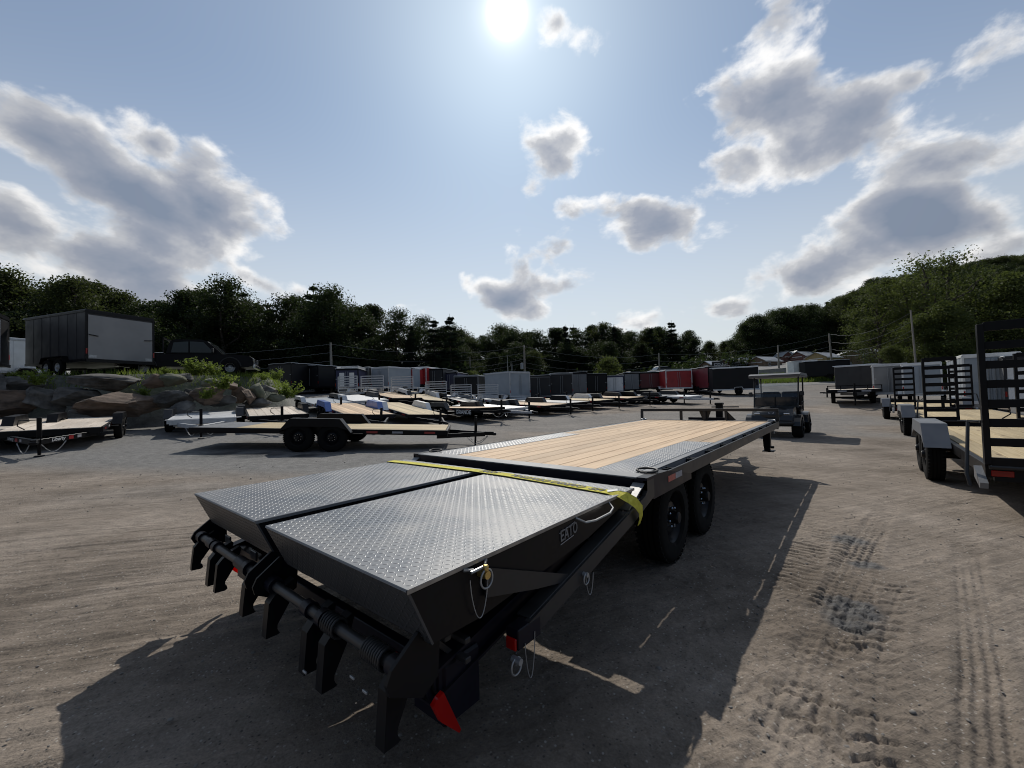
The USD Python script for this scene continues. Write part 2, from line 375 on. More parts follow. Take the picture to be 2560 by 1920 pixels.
mat('boulder_grey', (.16, .152, .14), (.045, .043, .04), 2.6, .85, 1, bump=.9, bscale=11, rand=.28, detail=9, contrast=(.3, .68))
mat('boulder_brown', (.185, .130, .095), (.052, .040, .032), 2.2, .85, 1, bump=.9, bscale=9, rand=.2, detail=9, stretch=(1, 1, 2.4), contrast=(.3, .7))
mat('boulder_lichen', (.20, .20, .15), (.10, .115, .075), 2.8, .88, 1, bump=.9, bscale=11, rand=.2, detail=9)
mat('pebble', (.26, .24, .215), (.13, .12, .11), 3.0, .8, .95, bump=.3, bscale=40, rand=.45, world=True)
mat('shed_tan', (.34, .25, .115), (.27, .20, .095), 3, .75, .9, stretch=(6, 6, .6))
mat('shed_red', (.15, .06, .045), (.11, .045, .035), 3, .75, .9, stretch=(6, 6, .6))
mat('shed_grey', (.11, .11, .11), (.08, .08, .08), 3, .75, .9, stretch=(6, 6, .6))
mat('shed_brown', (.17, .11, .065), (.12, .08, .05), 3, .75, .9, stretch=(6, 6, .6))
mat('roof_metal', (.42, .43, .44), (.34, .35, .36), 2, .34, .5, metal=.4)
mat('asphalt', (.20, .195, .185), (.15, .146, .14), 1.4, .85, 1, bump=.4, bscale=90, world=True)
mat('grass', (.12, .15, .035), (.075, .10, .026), .9, .9, 1, world=True, detail=8, transl=(.10, .15, .03))
mat('car_glass', (.012, .014, .016), (.016, .018, .02), 3, .06, .1, spec=.8)


def leaf(name, c1, c2, tr):
    mat(name, c1, c2, .55, .55, .75, world=True, detail=6, transl=tr, rand=.38, contrast=(.3, .7), spec=.15)


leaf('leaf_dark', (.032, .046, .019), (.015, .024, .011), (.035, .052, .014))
leaf('leaf_mid', (.056, .068, .026), (.030, .040, .017), (.062, .080, .021))
leaf('leaf_light', (.078, .094, .031), (.044, .057, .021), (.105, .135, .031))
leaf('leaf_pine', (.026, .042, .024), (.014, .024, .015), (.02, .032, .014))
leaf('leaf_weed', (.13, .18, .035), (.07, .105, .025), (.26, .34, .06))


def wood(name, c1, c2, c3):
    """sawn softwood, grain along y, knots, tone varying from board to board"""
    N = {'tc': ('texture_coordinate', {}), 'oi': ('object_info', {}), 'of': ('vector_math', dict(math_type='scale', vector1=(3.1, 7.7, 1.3))), 'ad': ('vector_math', dict(math_type='add')),
         'mp': ('mapping', dict(scale=(26, 1.1, 26))), 'n': ('noise_texture', dict(scale=1.0, detail=7.0, roughness=0.62, distortion=0.6)), 'rp': ('rgb_ramp', dict(ramp=[(.28, c3), (.45, c2), (.72, c1)])),
         'mk': ('mapping', dict(scale=(5.5, 1.1, 5.5))), 'k': ('voronoi_texture', dict(scale=1.0, randomness=1.0)), 'kr': ('map_range', dict(range_type='smoothstep', from_min=0.05, from_max=0.17, to_min=0.75, to_max=0.0, clamp=True)), 'km': ('mix', dict(color2=(.13, .075, .04))),
         'mg': ('mapping', dict(scale=(1.5, .35, 1.5))), 'gn': ('noise_texture', dict(scale=1.0, detail=3.0)), 'gr': ('map_range', dict(from_min=.3, from_max=.7, to_min=.82, to_max=1.12)), 'rr': ('map_range', dict(to_min=.76, to_max=1.16)), 'mm': ('math', dict(math_type='multiply')), 'sc': ('vector_math', dict(math_type='scale')),
         'b': ('bump', dict(strength=.35, distance=.004)), 'p': ('principled_bsdf', dict(roughness=.72, specular_ior_level=.3))}
    L = [('oi.random', 'of.scale'), ('tc.object', 'ad.vector1'), ('of.vector', 'ad.vector2'), ('ad.vector', 'mp.vector'), ('mp.vector', 'n.vector'), ('n.fac', 'rp.fac'), ('ad.vector', 'mk.vector'), ('mk.vector', 'k.vector'), ('k.distance', 'kr.value'), ('kr.result', 'km.fac'), ('rp.color', 'km.color1'),
         ('ad.vector', 'mg.vector'), ('mg.vector', 'gn.vector'), ('gn.fac', 'gr.value'), ('oi.random', 'rr.value'), ('gr.result', 'mm.value1'), ('rr.result', 'mm.value2'), ('km.color', 'sc.vector1'), ('mm.value', 'sc.scale'), ('sc.vector', 'p.base_color'), ('n.fac', 'b.height'), ('b.normal', 'p.normal')]
    MAT[name] = usdkit.material(stage, f'/World/Looks/{name}', N, L, surface='p.BSDF')


wood('pine_board', (.63, .465, .30), (.54, .38, .235), (.37, .235, .13))
wood('pale_board', (.68, .60, .51), (.60, .52, .43), (.46, .38, .30))
wood('yellow_board', (.50, .40, .24), (.43, .335, .19), (.33, .25, .135))


def lens(name, col, tr):
    N = {'p': ('principled_bsdf', dict(base_color=col, roughness=.12, coat_weight=.5)), 't': ('translucent_bsdf', dict(color=tr)), 'm': ('mix_closure', dict(fac=.5))}
    MAT[name] = usdkit.material(stage, f'/World/Looks/{name}', N, [('p.BSDF', 'm.closure1'), ('t.BSDF', 'm.closure2')], surface='m.closure')


lens('red_lens', (.5, .012, .010), (.9, .05, .02))
lens('amber_lens', (.6, .2, .02), (.9, .35, .03))
N_ = {'t': ('transparent_bsdf', dict(color=(.85, .88, .9))), 'g': ('glossy_bsdf', dict(roughness=.03)), 'f': ('fresnel', dict(IOR=1.5)), 'm': ('mix_closure', {})}
MAT['pane'] = usdkit.material(stage, '/World/Looks/pane', N_, [('f.fac', 'm.fac'), ('t.BSDF', 'm.closure1'), ('g.BSDF', 'm.closure2')], surface='m.closure')


def ground_material():
    N = {'g': ('geometry', {}), 'wet': ('attribute', dict(attribute='wet')), 'grv': ('attribute', dict(attribute='gravel')), 'grs': ('attribute', dict(attribute='grassy')),
         'n1': ('noise_texture', dict(scale=.55, detail=8.0, roughness=.62)), 'n2': ('noise_texture', dict(scale=6.0, detail=8.0, roughness=.7)), 'n3': ('noise_texture', dict(scale=70.0, detail=5.0, roughness=.75)),
         'r1': ('rgb_ramp', dict(ramp=[(.30, (.100, .080, .062)), (.48, (.180, .149, .120)), (.72, (.272, .230, .190))])),
         'm2': ('mix', dict(mix_type='overlay', fac=.55)), 'm3': ('mix', dict(mix_type='overlay', fac=.75)),
         'vo': ('voronoi_texture', dict(scale=46.0, randomness=1.0)), 'vs': ('separate_color', {}), 'vm': ('mix', dict(color2=(.36, .335, .30))), 'vk': ('mix', dict(color2=(.055, .048, .042))), 'vg': ('math', dict(math_type='greater_than', value2=.74)), 'vh': ('math', dict(math_type='greater_than', value2=.72)), 'vx': ('math', dict(math_type='multiply')), 'vy': ('math', dict(math_type='multiply')),
         'gc': ('rgb_ramp', dict(ramp=[(.3, (.105, .105, .103)), (.7, (.200, .198, .192))])), 'gm': ('mix', {}), 'wm': ('mix', dict(color2=(.028, .030, .033))),
         'fc': ('rgb_ramp', dict(ramp=[(.3, (.035, .05, .016)), (.55, (.06, .085, .024)), (.75, (.10, .10, .045))])), 'fm': ('mix', {}),
         'wr': ('map_range', dict(to_min=.95, to_max=.35)), 'b1': ('bump', dict(strength=.7, distance=.03)), 'b2': ('bump', dict(strength=.6, distance=.010)), 'sm': ('mapping', dict(mapping_type='texture', rotation=(0, 0, math.radians(58.8)), scale=(2.2, .11, 1))), 'sn': ('noise_texture', dict(scale=1.0, detail=5.0, roughness=.6)), 'sr': ('map_range', dict(from_min=.34, from_max=.62, to_min=.42, to_max=.62, clamp=True)), 'so': ('mix', dict(mix_type='overlay', fac=.55)), 'b0': ('bump', dict(strength=.5, distance=.05)),
         'vr': ('map_range', dict(range_type='smoothstep', from_min=.16, from_max=.34, to_min=.75, to_max=.0, clamp=True)), 'p': ('principled_bsdf', dict(specular_ior_level=.25))}
    P = 'g.position'
    L = [(P, 'n1.vector'), (P, 'n2.vector'), (P, 'n3.vector'), (P, 'vo.vector'), ('n1.fac', 'r1.fac'), ('r1.color', 'm2.color1'), ('n2.fac', 'm2.color2'), (P, 'sm.vector'), ('sm.vector', 'sn.vector'), ('sn.fac', 'sr.value'), ('m2.color', 'so.color1'), ('sr.result', 'so.color2'), ('sn.fac', 'b0.height'), ('b0.normal', 'b1.normal'), ('so.color', 'gm.color1'), ('grv.fac', 'gm.fac'), ('n2.fac', 'gc.fac'), ('gc.color', 'gm.color2'),
         ('gm.color', 'm3.color1'), ('n3.fac', 'm3.color2'), ('vo.color', 'vs.color'), ('vs.r', 'vg.value1'), ('vs.g', 'vh.value1'), ('vo.distance', 'vr.value'), ('vg.value', 'vx.value1'), ('vr.result', 'vx.value2'), ('vh.value', 'vy.value1'), ('vr.result', 'vy.value2'), ('m3.color', 'vm.color1'), ('vx.value', 'vm.fac'), ('vm.color', 'vk.color1'), ('vy.value', 'vk.fac'), ('vk.color', 'wm.color1'), ('wet.fac', 'wm.fac'),
         ('n2.fac', 'fc.fac'), ('wm.color', 'fm.color1'), ('fc.color', 'fm.color2'), ('grs.fac', 'fm.fac'), ('fm.color', 'p.base_color'), ('wet.fac', 'wr.value'), ('wr.result', 'p.roughness'),
         ('n2.fac', 'b1.height'), ('n3.fac', 'b2.height'), ('b1.normal', 'b2.normal'), ('b2.normal', 'p.normal')]
    MAT['ground'] = usdkit.material(stage, '/World/Looks/ground', N, L, surface='p.BSDF')


ground_material()
# ---------------------------------------------------------------- ground
def softplus(x, k): return np.logaddexp(0, np.asarray(x, float) / k) * k


def sstep(x, a, b):
    t = np.clip((np.asarray(x, float) - a) / (b - a), 0, 1); return t * t * (3 - 2 * t)


TERRACE = Polygon([(-90, 12), (-30, 14.2), (-19.6, 16.9), (-15.2, 17.5), (-13.4, 20.3), (-12.6, 23.2), (-14.5, 27.5), (-22, 32), (-90, 40)])
TERRACE_Z = 2.95
TER_XY = np.array(TERRACE.exterior.coords)


def terrace_mask(u, v):
    """1 on the terrace, 0 off it, over about a metre"""
    shp = np.shape(u); u, v = np.ravel(u).astype(float), np.ravel(v).astype(float); out = np.full(len(u), 9.0)
    a, b = TER_XY[:-1], TER_XY[1:]
    near = (u < -10) & (v > 4) & (v < 50)
    if near.any():
        p = np.stack([u[near], v[near]], 1); dd = np.full(len(p), 1e9); ins = np.zeros(len(p), bool)
        for (p0, p1) in zip(a, b):
            e = p1 - p0; t = np.clip(((p - p0) @ e) / (e @ e), 0, 1); dd = np.minimum(dd, np.linalg.norm(p - p0 - t[:, None] * e, axis=1))
            c = ((p0[1] > p[:, 1]) != (p1[1] > p[:, 1]))
            xin = (p1[0] - p0[0]) * (p[:, 1] - p0[1]) / (p1[1] - p0[1] + 1e-12) + p0[0]
            ins ^= c & (p[:, 0] < xin)
        out[near] = np.where(ins, -dd, dd)
    return (1 - sstep(out, -.9, .15)).reshape(shp)


def ground_uv(u, v):
    z = .028 * softplus(-u - 1.5, .8) + .030 * softplus(v - 9, .8) * sstep(-u, 3, 9); z = np.minimum(z, 1.6)
    z = z + .046 * softplus(np.minimum(v, 62) - 18.5, 1.5)
    k = sstep(u / np.maximum(v, 1), .22, .5)
    z = z + k * .105 * softplus(np.minimum(v, 75) - 45, 3)                      # the bank beyond the yard on the right
    z = z + sstep(u / np.maximum(v, 1), .40, 1.15) * .50 * softplus(np.minimum(v, 125) - 70, 5)   # wooded hill on the right
    z = z + .035 * softplus(v - 75, 4) * (1 - k)
    m = terrace_mask(u, v)
    return z * (1 - m) + np.maximum(TERRACE_Z, z) * m


def ground_z(xy):
    u, v = uv_of(xy); return ground_uv(u, v)


def axis_lines(lo, fine0, fine1, hi, step, grow):
    a = list(np.arange(fine0, fine1 + 1e-6, step)); s = step; x = a[-1]
    while x < hi: s *= grow; x += s; a.append(x)
    s = step; x = a[0]; left = []
    while x > lo: s *= grow; x -= s; left.append(x)
    return A(left[::-1] + a)


def track(p, a, b, bend=0.0):
    """along and across coordinates of points p relative to a wheel track from a to b"""
    a, b = A(a, float), A(b, float); e = b - a; l = np.linalg.norm(e); e /= l; n = A([e[1], -e[0]]); q = p - a
    s = q @ e; t = q @ n; return s, t - bend * np.sin(np.clip(s / l, 0, 1) * math.pi), l


def build_ground():
    us = axis_lines(-700, -4.6, 3.7, 700, .026, 1.055); vs = axis_lines(-60, .35, 6.6, 900, .026, 1.055)
    us = np.concatenate([us[us < -.25], np.arange(-.25, 3.6, .0125), us[us > 3.605]]); vs = np.concatenate([vs[vs < .9], np.arange(.9, 5.4, .0125), vs[vs > 5.405]])
    U, V = np.meshgrid(us, vs); P = (CAM[:2] + U[..., None] * RH + V[..., None] * FH); X, Y = P[..., 0], P[..., 1]
    Z = ground_uv(U, V)
    nz = lambda sx, sy, seed, o=3: meshkit.fbm(np.stack([X * sx, Y * sy, np.zeros_like(X)], -1), o, seed) - .5
    amp = sstep(np.hypot(U, V), 90, 30)
    Z = Z + (.030 * nz(.7, .7, 3) + .016 * nz(3.1, 3.1, 5)) * amp
    near = sstep(U, -6.2, -4.3) * sstep(U, 5.2, 3.6) * sstep(V, 8.6, 6.4) * sstep(V, -.6, .3)
    Z = Z + (.008 * nz(13, 13, 8, 2) + .006 * nz(31, 31, 9, 1)) * near
    jit = 2 * nz(9, 9, 61, 2); clod = np.clip(nz(24, 24, 62, 2) - .13, 0, 1) * sstep(nz(1.1, 1.1, 63, 2), -.05, .12)
    Z = Z + .045 * clod * near * (.35 + .65 * sstep(U, -.6, .9))
    wet = np.zeros_like(Z); gravel = np.zeros_like(Z)
    # combed ruts of many passes on the left
    e = FH * math.cos(math.radians(71)) + RH * math.sin(math.radians(71)); n = A([e[1], -e[0]])
    s, t = P @ e, P @ n
    left = sstep(U, .9, -.6) * sstep(np.hypot(U, V), 18, 9)
    comb = meshkit.fbm(np.stack([s * .35, t * 7.5, 0 * s], -1), 3, 21) - .5
    comb2 = meshkit.fbm(np.stack([s * .16, t * 2.2, 0 * s], -1), 2, 22) - .5
    Z = Z + left * (.040 * comb * near + .045 * comb2)
    # tyre tracks on the right: (start, end, half width, kind)
    for a, b, hw, kind, bend in TRACKS:
        s, t, l = track(P, a, b, bend); t = t + .035 * nz(1.3, 1.3, 71, 2)
        inside = sstep(np.abs(t), hw + .02, hw - .015) * sstep(s, -.3, .15) * sstep(s, l + .3, l - .15)
        worn = np.clip(2.6 * (meshkit.fbm(np.stack([X * 2.1, Y * 2.1, 0 * X + 7], -1), 3, 31) - .30), .30, 1.0)
        if kind == 'rib':
            prof = -.009 + .007 * np.cos(t / hw * math.pi * 4.0 + .8 * jit) + .004 * np.sin(s * 2 * math.pi / .05)
        elif kind == 'lug':
            q = np.cos((s + .035 * jit) * 2 * math.pi / .082 + .5 * np.sin(t * 17)); prof = .006 - .026 * sstep(q, .35, .85) + .005 * jit
        else:
            side = np.sign(t); q = np.cos((s + side * .05 + np.abs(t) * .45 + .05 * jit) * 2 * math.pi / .135); prof = .004 - .026 * sstep(q, .45, .9) + .006 * jit - .012 * sstep(np.abs(np.abs(t) - hw * .5), .02, .005)
        rim = .010 * np.exp(-((np.abs(t) - hw - .03) / .03) ** 2) * sstep(s, -.2, .2) * sstep(s, l + .2, l - .2)
        Z = Z + (inside * prof + rim) * np.clip(worn, 0, 1.1) * .8
    for cx, cy, r in WET:
        d = np.hypot(X - cx, (Y - cy)) / r + .9 * (meshkit.fbm(np.stack([X * 7, Y * 7, 0 * X], -1), 3, 41) - .5)
        wet = np.maximum(wet, .85 * sstep(d, 1.0, .45))
    gravel = sstep(meshkit.fbm(np.stack([X * .09, Y * .22, 0 * X], -1), 3, 51), .50, .62) * .6 * sstep(V, 5, 9)
    gravel = np.maximum(gravel, sstep(V + .16 * U, 6.4, 8.2) * sstep(U, 2, -3) * .9)
    gravel = np.maximum(gravel, sstep(V, 26, 34) * .5)
    ter = terrace_mask(U, V)
    grassy = np.maximum(sstep(V, 50, 56), sstep(ter, .02, .5) * .6 * sstep(np.abs(ter - .5), .5, .2))
    grassy = np.maximum(grassy, sstep(ter, .5, .9) * .35)
    grassy = np.maximum(grassy, sstep(np.abs(U), 60, 80) * 1.0)
    ny, nx = Z.shape; v = np.stack([X, Y, Z], -1).reshape(-1, 3)
    i, j = np.meshgrid(np.arange(ny - 1), np.arange(nx - 1), indexing='ij')
    f = np.stack([i * nx + j, i * nx + j + 1, (i + 1) * nx + j + 1, (i + 1) * nx + j], -1).reshape(-1, 4)
    g = usdkit.mesh(stage, '/World/ground', (v, f), MAT['ground'], smooth=True)
    api = UsdGeom.PrimvarsAPI(g)
    for k, a in (('wet', wet), ('gravel', gravel), ('grassy', grassy)):
        api.CreatePrimvar(k, Sdf.ValueTypeNames.FloatArray, 'vertex').Set(Vt.FloatArray.FromNumpy(a.ravel().astype(np.float32)))
    tag(g.GetPrim(), 'brown dirt and gravel yard with tyre tracks', kind='structure')


TRACKS = [((2.72, 6.6), (2.10, .9), .105, 'rib', .06), ((3.35, 7.2), (2.62, .6), .09, 'rib', -.05), ((2.42, 4.9), (2.22, 2.0), .16, 'lug', 0), ((2.05, 4.6), (1.98, 2.9), .13, 'lug', 0), ((2.55, 3.4), (2.35, 1.3), .15, 'vee', .05), ((2.12, 1.75), (1.72, .2), .19, 'vee', 0), ((3.6, 9.5), (1.6, 14), .12, 'rib', .3), ((2.6, 12), (4.2, 5.8), .11, 'rib', .2)]
WET = [(2.28, 4.35, .22), (2.40, 3.72, .16), (2.30, 2.75, .26), (2.33, 2.50, .17), (3.55, 2.9, .16), (3.75, 1.9, .14), (-9.4, 3.1, .7), (-8.5, 3.9, .5), (-10.2, 2.6, .55), (-5.2, 6.1, .6)]
build_ground()


def build_pebbles():
    rng = np.random.default_rng(11); m = trimesh.creation.icosphere(1); pts = []
    n = 6500; r = .8 + 11 * rng.random(n) ** 1.6; th = np.radians(rng.uniform(-56, 56, n)); u, v = r * np.sin(th), r * np.cos(th) - .3
    s = .0028 * np.exp(rng.normal(0, .5, n)) * (1 + r * .07); mb = MB()
    base = [(np.array(m.vertices) * (1 + .5 * (meshkit.noise(np.array(m.vertices) * 1.4 + 9 * k, k)[:, None] - .5)), np.array(m.faces)) for k in range(6)]
    for k in range(n):
        bv, bf = base[k % 6]; xy = CAM[:2] + u[k] * RH + v[k] * FH
        z = float(ground_uv(u[k], v[k]))
        w = bv * s[k] * A([1, rng.uniform(.6, 1), rng.uniform(.4, .7)]) @ rotz(rng.uniform(0, 360)).T
        mb.add(w + [xy[0], xy[1], z + .003 + s[k] * .15], bf)
    obj('pebbles', mb, 'pebble', smooth=True, kind='stuff', label='small stones scattered over the dirt yard')
    for (x, y, sz, lab) in [(3.05, .62, .035, 'pale flat stone lying alone on the dirt, lower right'), (-2.2, .55, .022, 'small dark stone on the sunlit dirt left of the ramp shadow')]:
        bv, bf = base[1]; q = MB().add(bv * sz * A([1, .7, .45]), bf); q.xf(t=(x, y, float(ground_z((x, y))) + sz * .2 + .01))
        tag(obj('stone', q, 'paper' if sz > .03 else 'boulder_grey', smooth=True), lab, 'stone')


build_pebbles()
# ---------------------------------------------------------------- wheels and running gear shared by all trailers
def wheel(parent, c, out, R=.375, w=.22, rim='rim_black', detail=1, rr=.56):
    """tyre (part) with rim, hub and nuts (sub-parts); the axle runs along x, out = +1 or -1 is the side that shows its face"""
    n = 40 if detail > 1 else 24; h = w / 2; k = R * rr
    prof = [(k, -h * .8), (k + .02, -h), (R * .86, -h), (R * .955, -h * .86), (R, -h * .62)]
    if detail > 1:
        for q in (-.36, 0.02, .4): prof += [(R, h * (q - .06)), (R - .010, h * (q - .045)), (R - .010, h * (q + .045)), (R, h * (q + .06))]
    prof += [(R, h * .62), (R * .955, h * .86), (R * .86, h), (k + .02, h), (k, h * .8)]
    mb = MB().lathe(prof, c, 'x', n)
    if detail > 1:                                       # shoulder blocks of the tread
        for g in range(44):
            a = g * 2 * math.pi / 44
            for s in (-1, 1):
                p = A(c) + A([s * h * .70, math.cos(a + s * .035) * (R - .002), math.sin(a + s * .035) * (R - .002)])
                mb.box(p, (h * .40, .030, .012), 0, rotx(math.degrees(a) - 90))
    t = obj('wheel', mb, 'rubber', parent, smooth=35)
    o = h * .8 * out
    rp = [(k + .012, .005), (k + .004, -.012), (k * .94, -.03), (k * .86, -.075), (k * .72, -.062), (k * .60, -.030), (k * .42, -.022), (k * .36, -.030), (.001, -.030)]
    obj('rim', MB().lathe(rp, A(c) + [o, 0, 0], 'x', n, out), rim, t, smooth=35)
    hb = MB().lathe([(.058, -.03), (.056, .035), (.045, .05), (.001, .052)], A(c) + [o, 0, 0], 'x', 14, out)
    obj('hub', hb, rim, t, smooth=40)
    if detail:
        nb = MB()
        for g in range(8):
            a = g * math.pi / 4 + .2
            nb.lathe([(.013, -.03), (.013, -.004), (.008, .004), (.001, .004)], A(c) + [o, math.cos(a) * .083, math.sin(a) * .083], 'x', 6, out)
        obj('wheel_nuts', nb, 'chrome', t)
    return t


def d_ring(parent, c, name='tie_down_ring', r=.045, m='black_paint'):
    g = np.linspace(0, 2 * math.pi, 15)[:-1]
    mb = MB().tube([A(c) + [math.cos(a) * r * 1.25, math.sin(a) * r, .012 + .006 * math.sin(a)] for a in g], .009, 6, True)
    mb.box(A(c) + [0, -r, .004], (.05, .03, .012), .003)
    return obj(name, mb, m, parent, smooth=40)


def lettering(text, height, bold=True): return meshkit.text_mesh(text, height, .0015, bold)


def put_text(name, text, height, origin, xdir, ydir, m, parent, bold=True, slant=0.0, sx=1.0):
    t = lettering(text, height, bold); v = np.array(t.vertices)
    v[:, 0] = v[:, 0] * sx + slant * v[:, 1]
    x, y = A(xdir, float), A(ydir, float); x /= np.linalg.norm(x); y /= np.linalg.norm(y); z = np.cross(x, y)
    w = A(origin) + v[:, :1] * x + v[:, 1:2] * y + v[:, 2:3] * z
    return obj(name, (w, np.array(t.faces)), m, parent)


def tread_lugs(x0, x1, y0, y1, z, step=.0285, long=.025, wide=.0085, high=.0015, keep=lambda x, y: True):
    """raised lozenges of a tread plate, alternately turned"""
    xs = np.arange(x0 + step * .6, x1 - step * .4, step); ys = np.arange(y0 + step * .6, y1 - step * .4, step)
    X, Y = np.meshgrid(xs, ys); I, J = np.meshgrid(np.arange(len(xs)), np.arange(len(ys))); X, Y, alt = X.ravel(), Y.ravel(), ((I + J) % 2).ravel()
    ok = A([keep(a, b) for a, b in zip(X, Y)], bool); X, Y, alt = X[ok], Y[ok], alt[ok]
    g = np.arange(8) * math.pi / 4
    ring = np.stack([np.cos(g) * long / 2, np.sin(g) * wide / 2, 0 * g], 1); top = np.stack([np.cos(g) * long * .33, np.sin(g) * wide * .27, 0 * g + high * .8], 1)
    base = np.vstack([ring, top, [[0, 0, high]]])
    f = [(i, (i + 1) % 8, 8 + (i + 1) % 8) for i in range(8)] + [(i, 8 + (i + 1) % 8, 8 + i) for i in range(8)] + [(8 + i, 8 + (i + 1) % 8, 16) for i in range(8)]
    c = math.cos(math.radians(45)); V = []
    for q in (0, 1):
        R = A([[c, -c, 0], [c, c, 0], [0, 0, 1]]) if q else A([[c, c, 0], [-c, c, 0], [0, 0, 1]])
        V.append(base @ R.T)
    vs = np.stack([V[a] for a in alt]) + np.stack([X, Y, np.full(len(X), z)], 1)[:, None]
    fs = A(f)[None] + (np.arange(len(X)) * 17)[:, None, None]
    return vs.reshape(-1, 3), fs.reshape(-1, 3)


# ---------------------------------------------------------------- the deck-over trailer in the foreground (world axes: +y runs along it)
def build_hero():
    H = thing('deck_over_trailer', 'black deck-over flatbed trailer closest to the viewer, tread plate ramps folded flat at its tail', 'trailer')
    W, ZD, Y0, Y1 = 1.295, .90, 1.94, 8.06
    for s in (-1, 1):
        obj('frame_beam', MB().box((s * .47, 5.05, .765), (.016, 6.1, .20)).box((s * .47, 5.05, .858), (.11, 6.1, .014)).box((s * .47, 5.05, .669), (.11, 6.1, .014)), 'navy_black_paint', H)
        # side channel with top flange, then the rub rail hung on stake pockets
        obj('side_rail', MB().box((s * 1.196, 5.0, .818), (.010, 6.12, .15)).box((s * 1.170, 5.0, .8925), (.062, 6.12, .009), .002).box((s * 1.170, 5.0, .745), (.062, 6.12, .008)), 'deck_paint', H)
        obj('rub_rail', MB().bar((s * 1.287, 2.36, .8375), (s * 1.287, Y1 - .02, .8375), .013, .105, ch=.003).bar((s * 1.287, 2.36, .8375), (s * 1.222, 2.12, .8375), .013, .105, ch=.003), 'rail_paint', H)
        for k in range(10):
            y = 2.52 + k * .60
            a, b, w_ = s * 1.2015, s * 1.280, s * .008
            obj('stake_pocket', MB().prism([(a, y - .046), (b, y - .046), (b, y + .046), (a, y + .046), (a, y + .038), (b - w_, y + .038), (b - w_, y - .038), (a, y - .038)], .782, .882, 'z'), 'rail_paint', H)
    # the lowered part of the side where the rub rail begins, with reflector
    for s in (-1, 1):
        obj('side_plate', MB().prism([(1.94, .905), (2.12, .905), (2.36, .893), (2.9, .785), (2.9, .74), (2.05, .74), (1.94, .80)], 1.2215 * s if s > 0 else -1.2955, 1.2955 if s > 0 else -1.2215), 'navy_black_paint', H)
    obj('reflector', MB().box((1.297, 2.42, .83), (.003, .16, .045)), 'reflect_red', H)
    obj('reflector', MB().box((1.297, 2.58, .83), (.003, .15, .045)), 'sticker_silver', H)
    rb = obj('rear_beam', MB().box((0, 2.02, .8985), (2.44, .16, .010), .003), 'deck_paint', H)
    obj('rear_beam_web', MB().box((0, 1.945, .815), (2.44, .010, .156)).box((0, 2.02, .74), (2.44, .15, .008)), 'navy_black_paint', rb)
    obj('front_beam', MB().box((0, 8.05, .825), (2.56, .012, .145)).box((0, 8.02, .8975), (2.56, .07, .008), .002), 'rail_paint', H)
    for k in range(13): obj('cross_member', MB().box((0, 2.4 + k * .45, .84), (2.32, .05, .075)), 'navy_black_paint', H)
    # nine long boards between the plates, two short ones on each side ahead of the plates
    bw = 1.612 / 9
    rng = random.Random(4)
    for k in range(9):
        x = -.806 + bw * (k + .5)
        obj('deck_board', MB().box((x, 5.045, .8765 + rng.uniform(-.0012, .0012)), (bw - .007, 5.88, .040), .0035), 'pine_board', H)
    for s, ye in ((-1, 4.60), (1, 4.28)):
        for k in range(2):
            x = s * (.806 + .1665 * (k + .5))
            obj('deck_board', MB().box((x, (ye + .006 + 7.985) / 2, .8765 + rng.uniform(-.001, .001)), (.159, 7.985 - ye - .006, .040), .0035), 'pine_board', H)
        p = obj('fender_plate', MB().box((s * .972, (2.105 + ye) / 2, .895), (.328, ye - 2.105, .008), .002), 'tread_paint', H)
        v, f = tread_lugs(.812, 1.132, 2.115, ye - .005, .899)
        if s < 0: v[:, 0] *= -1; f = f[:, ::-1]
        obj('tread_lugs', (v, f), 'tread_paint', p, smooth=True, kind='stuff')
        d_ring(H, (s * 1.205, 2.17, .905), r=.06, m='plastic_black'); d_ring(H, (s * 1.19, 7.95, .905), r=.045, m='galvanised')
    # front rail on posts
    obj('front_rail', MB().bar((-1.29, 8.05, 1.105), (1.29, 8.05, 1.105), .05, .055, ch=.006), 'rail_paint', H)
    for x in (-1.27, -.43, .03, .42, 1.27):
        mb = MB().box((x, 8.05, .99), (.05, .045, .175), .004)
        if abs(x) < .1: mb.prism([(x - .11, 1.077), (x + .11, 1.077), (x + .045, .90), (x - .045, .90)], 8.074, 8.086, 'y')
        if x == .42: mb.prism([(x + .02, 1.07), (x + .02, .905), (x + .17, .905)], 8.076, 8.084, 'y')
        obj('rail_post', mb, 'rail_paint', H)
    # axles, springs, wheels
    for y in (2.90, 3.83):
        obj('axle', MB().tube([(-1.02, y, .38), (1.02, y, .38)], .062, 12), 'navy_black_paint', H, smooth=40)
        for s in (-1, 1):
            wheel(H, (s * 1.04, y, .385), s, .385, .23, 'rim_black', 2)
            obj('leaf_spring', MB().tube([(s * .80, y - .38, .56), (s * .80, y - .2, .50), (s * .80, y, .465), (s * .80, y + .2, .50), (s * .80, y + .38, .56)], .026, 6), 'navy_black_paint', H)
    # tongue, pintle and its jack ahead of the deck
    for s in (-1, 1): obj('tongue', MB().bar((s * .47, 7.9, .66), (s * .06, 9.65, .66), .09, .18, ch=.006), 'black_paint', H)
    obj('coupler', MB().box((0, 9.8, .66), (.14, .36, .10), .012).tube([(.0, 10.0, .60), (.05, 10.08, .62), (.0, 10.14, .68), (-.05, 10.08, .72), (0, 10.0, .70)], .022, 8), 'black_paint', H)
    obj('jack', MB().box((.03, 9.2, .90), (.13, .13, .55), .012).box((.03, 9.2, 1.19), (.16, .16, .05), .01).tube([(-.13, 9.2, 1.12), (.42, 9.2, 1.12)], .014, 8).box((.03, 9.2, .45), (.09, .09, .5)).box((.03, 9.2, .19), (.22, .22, .02)), 'black_paint', H)
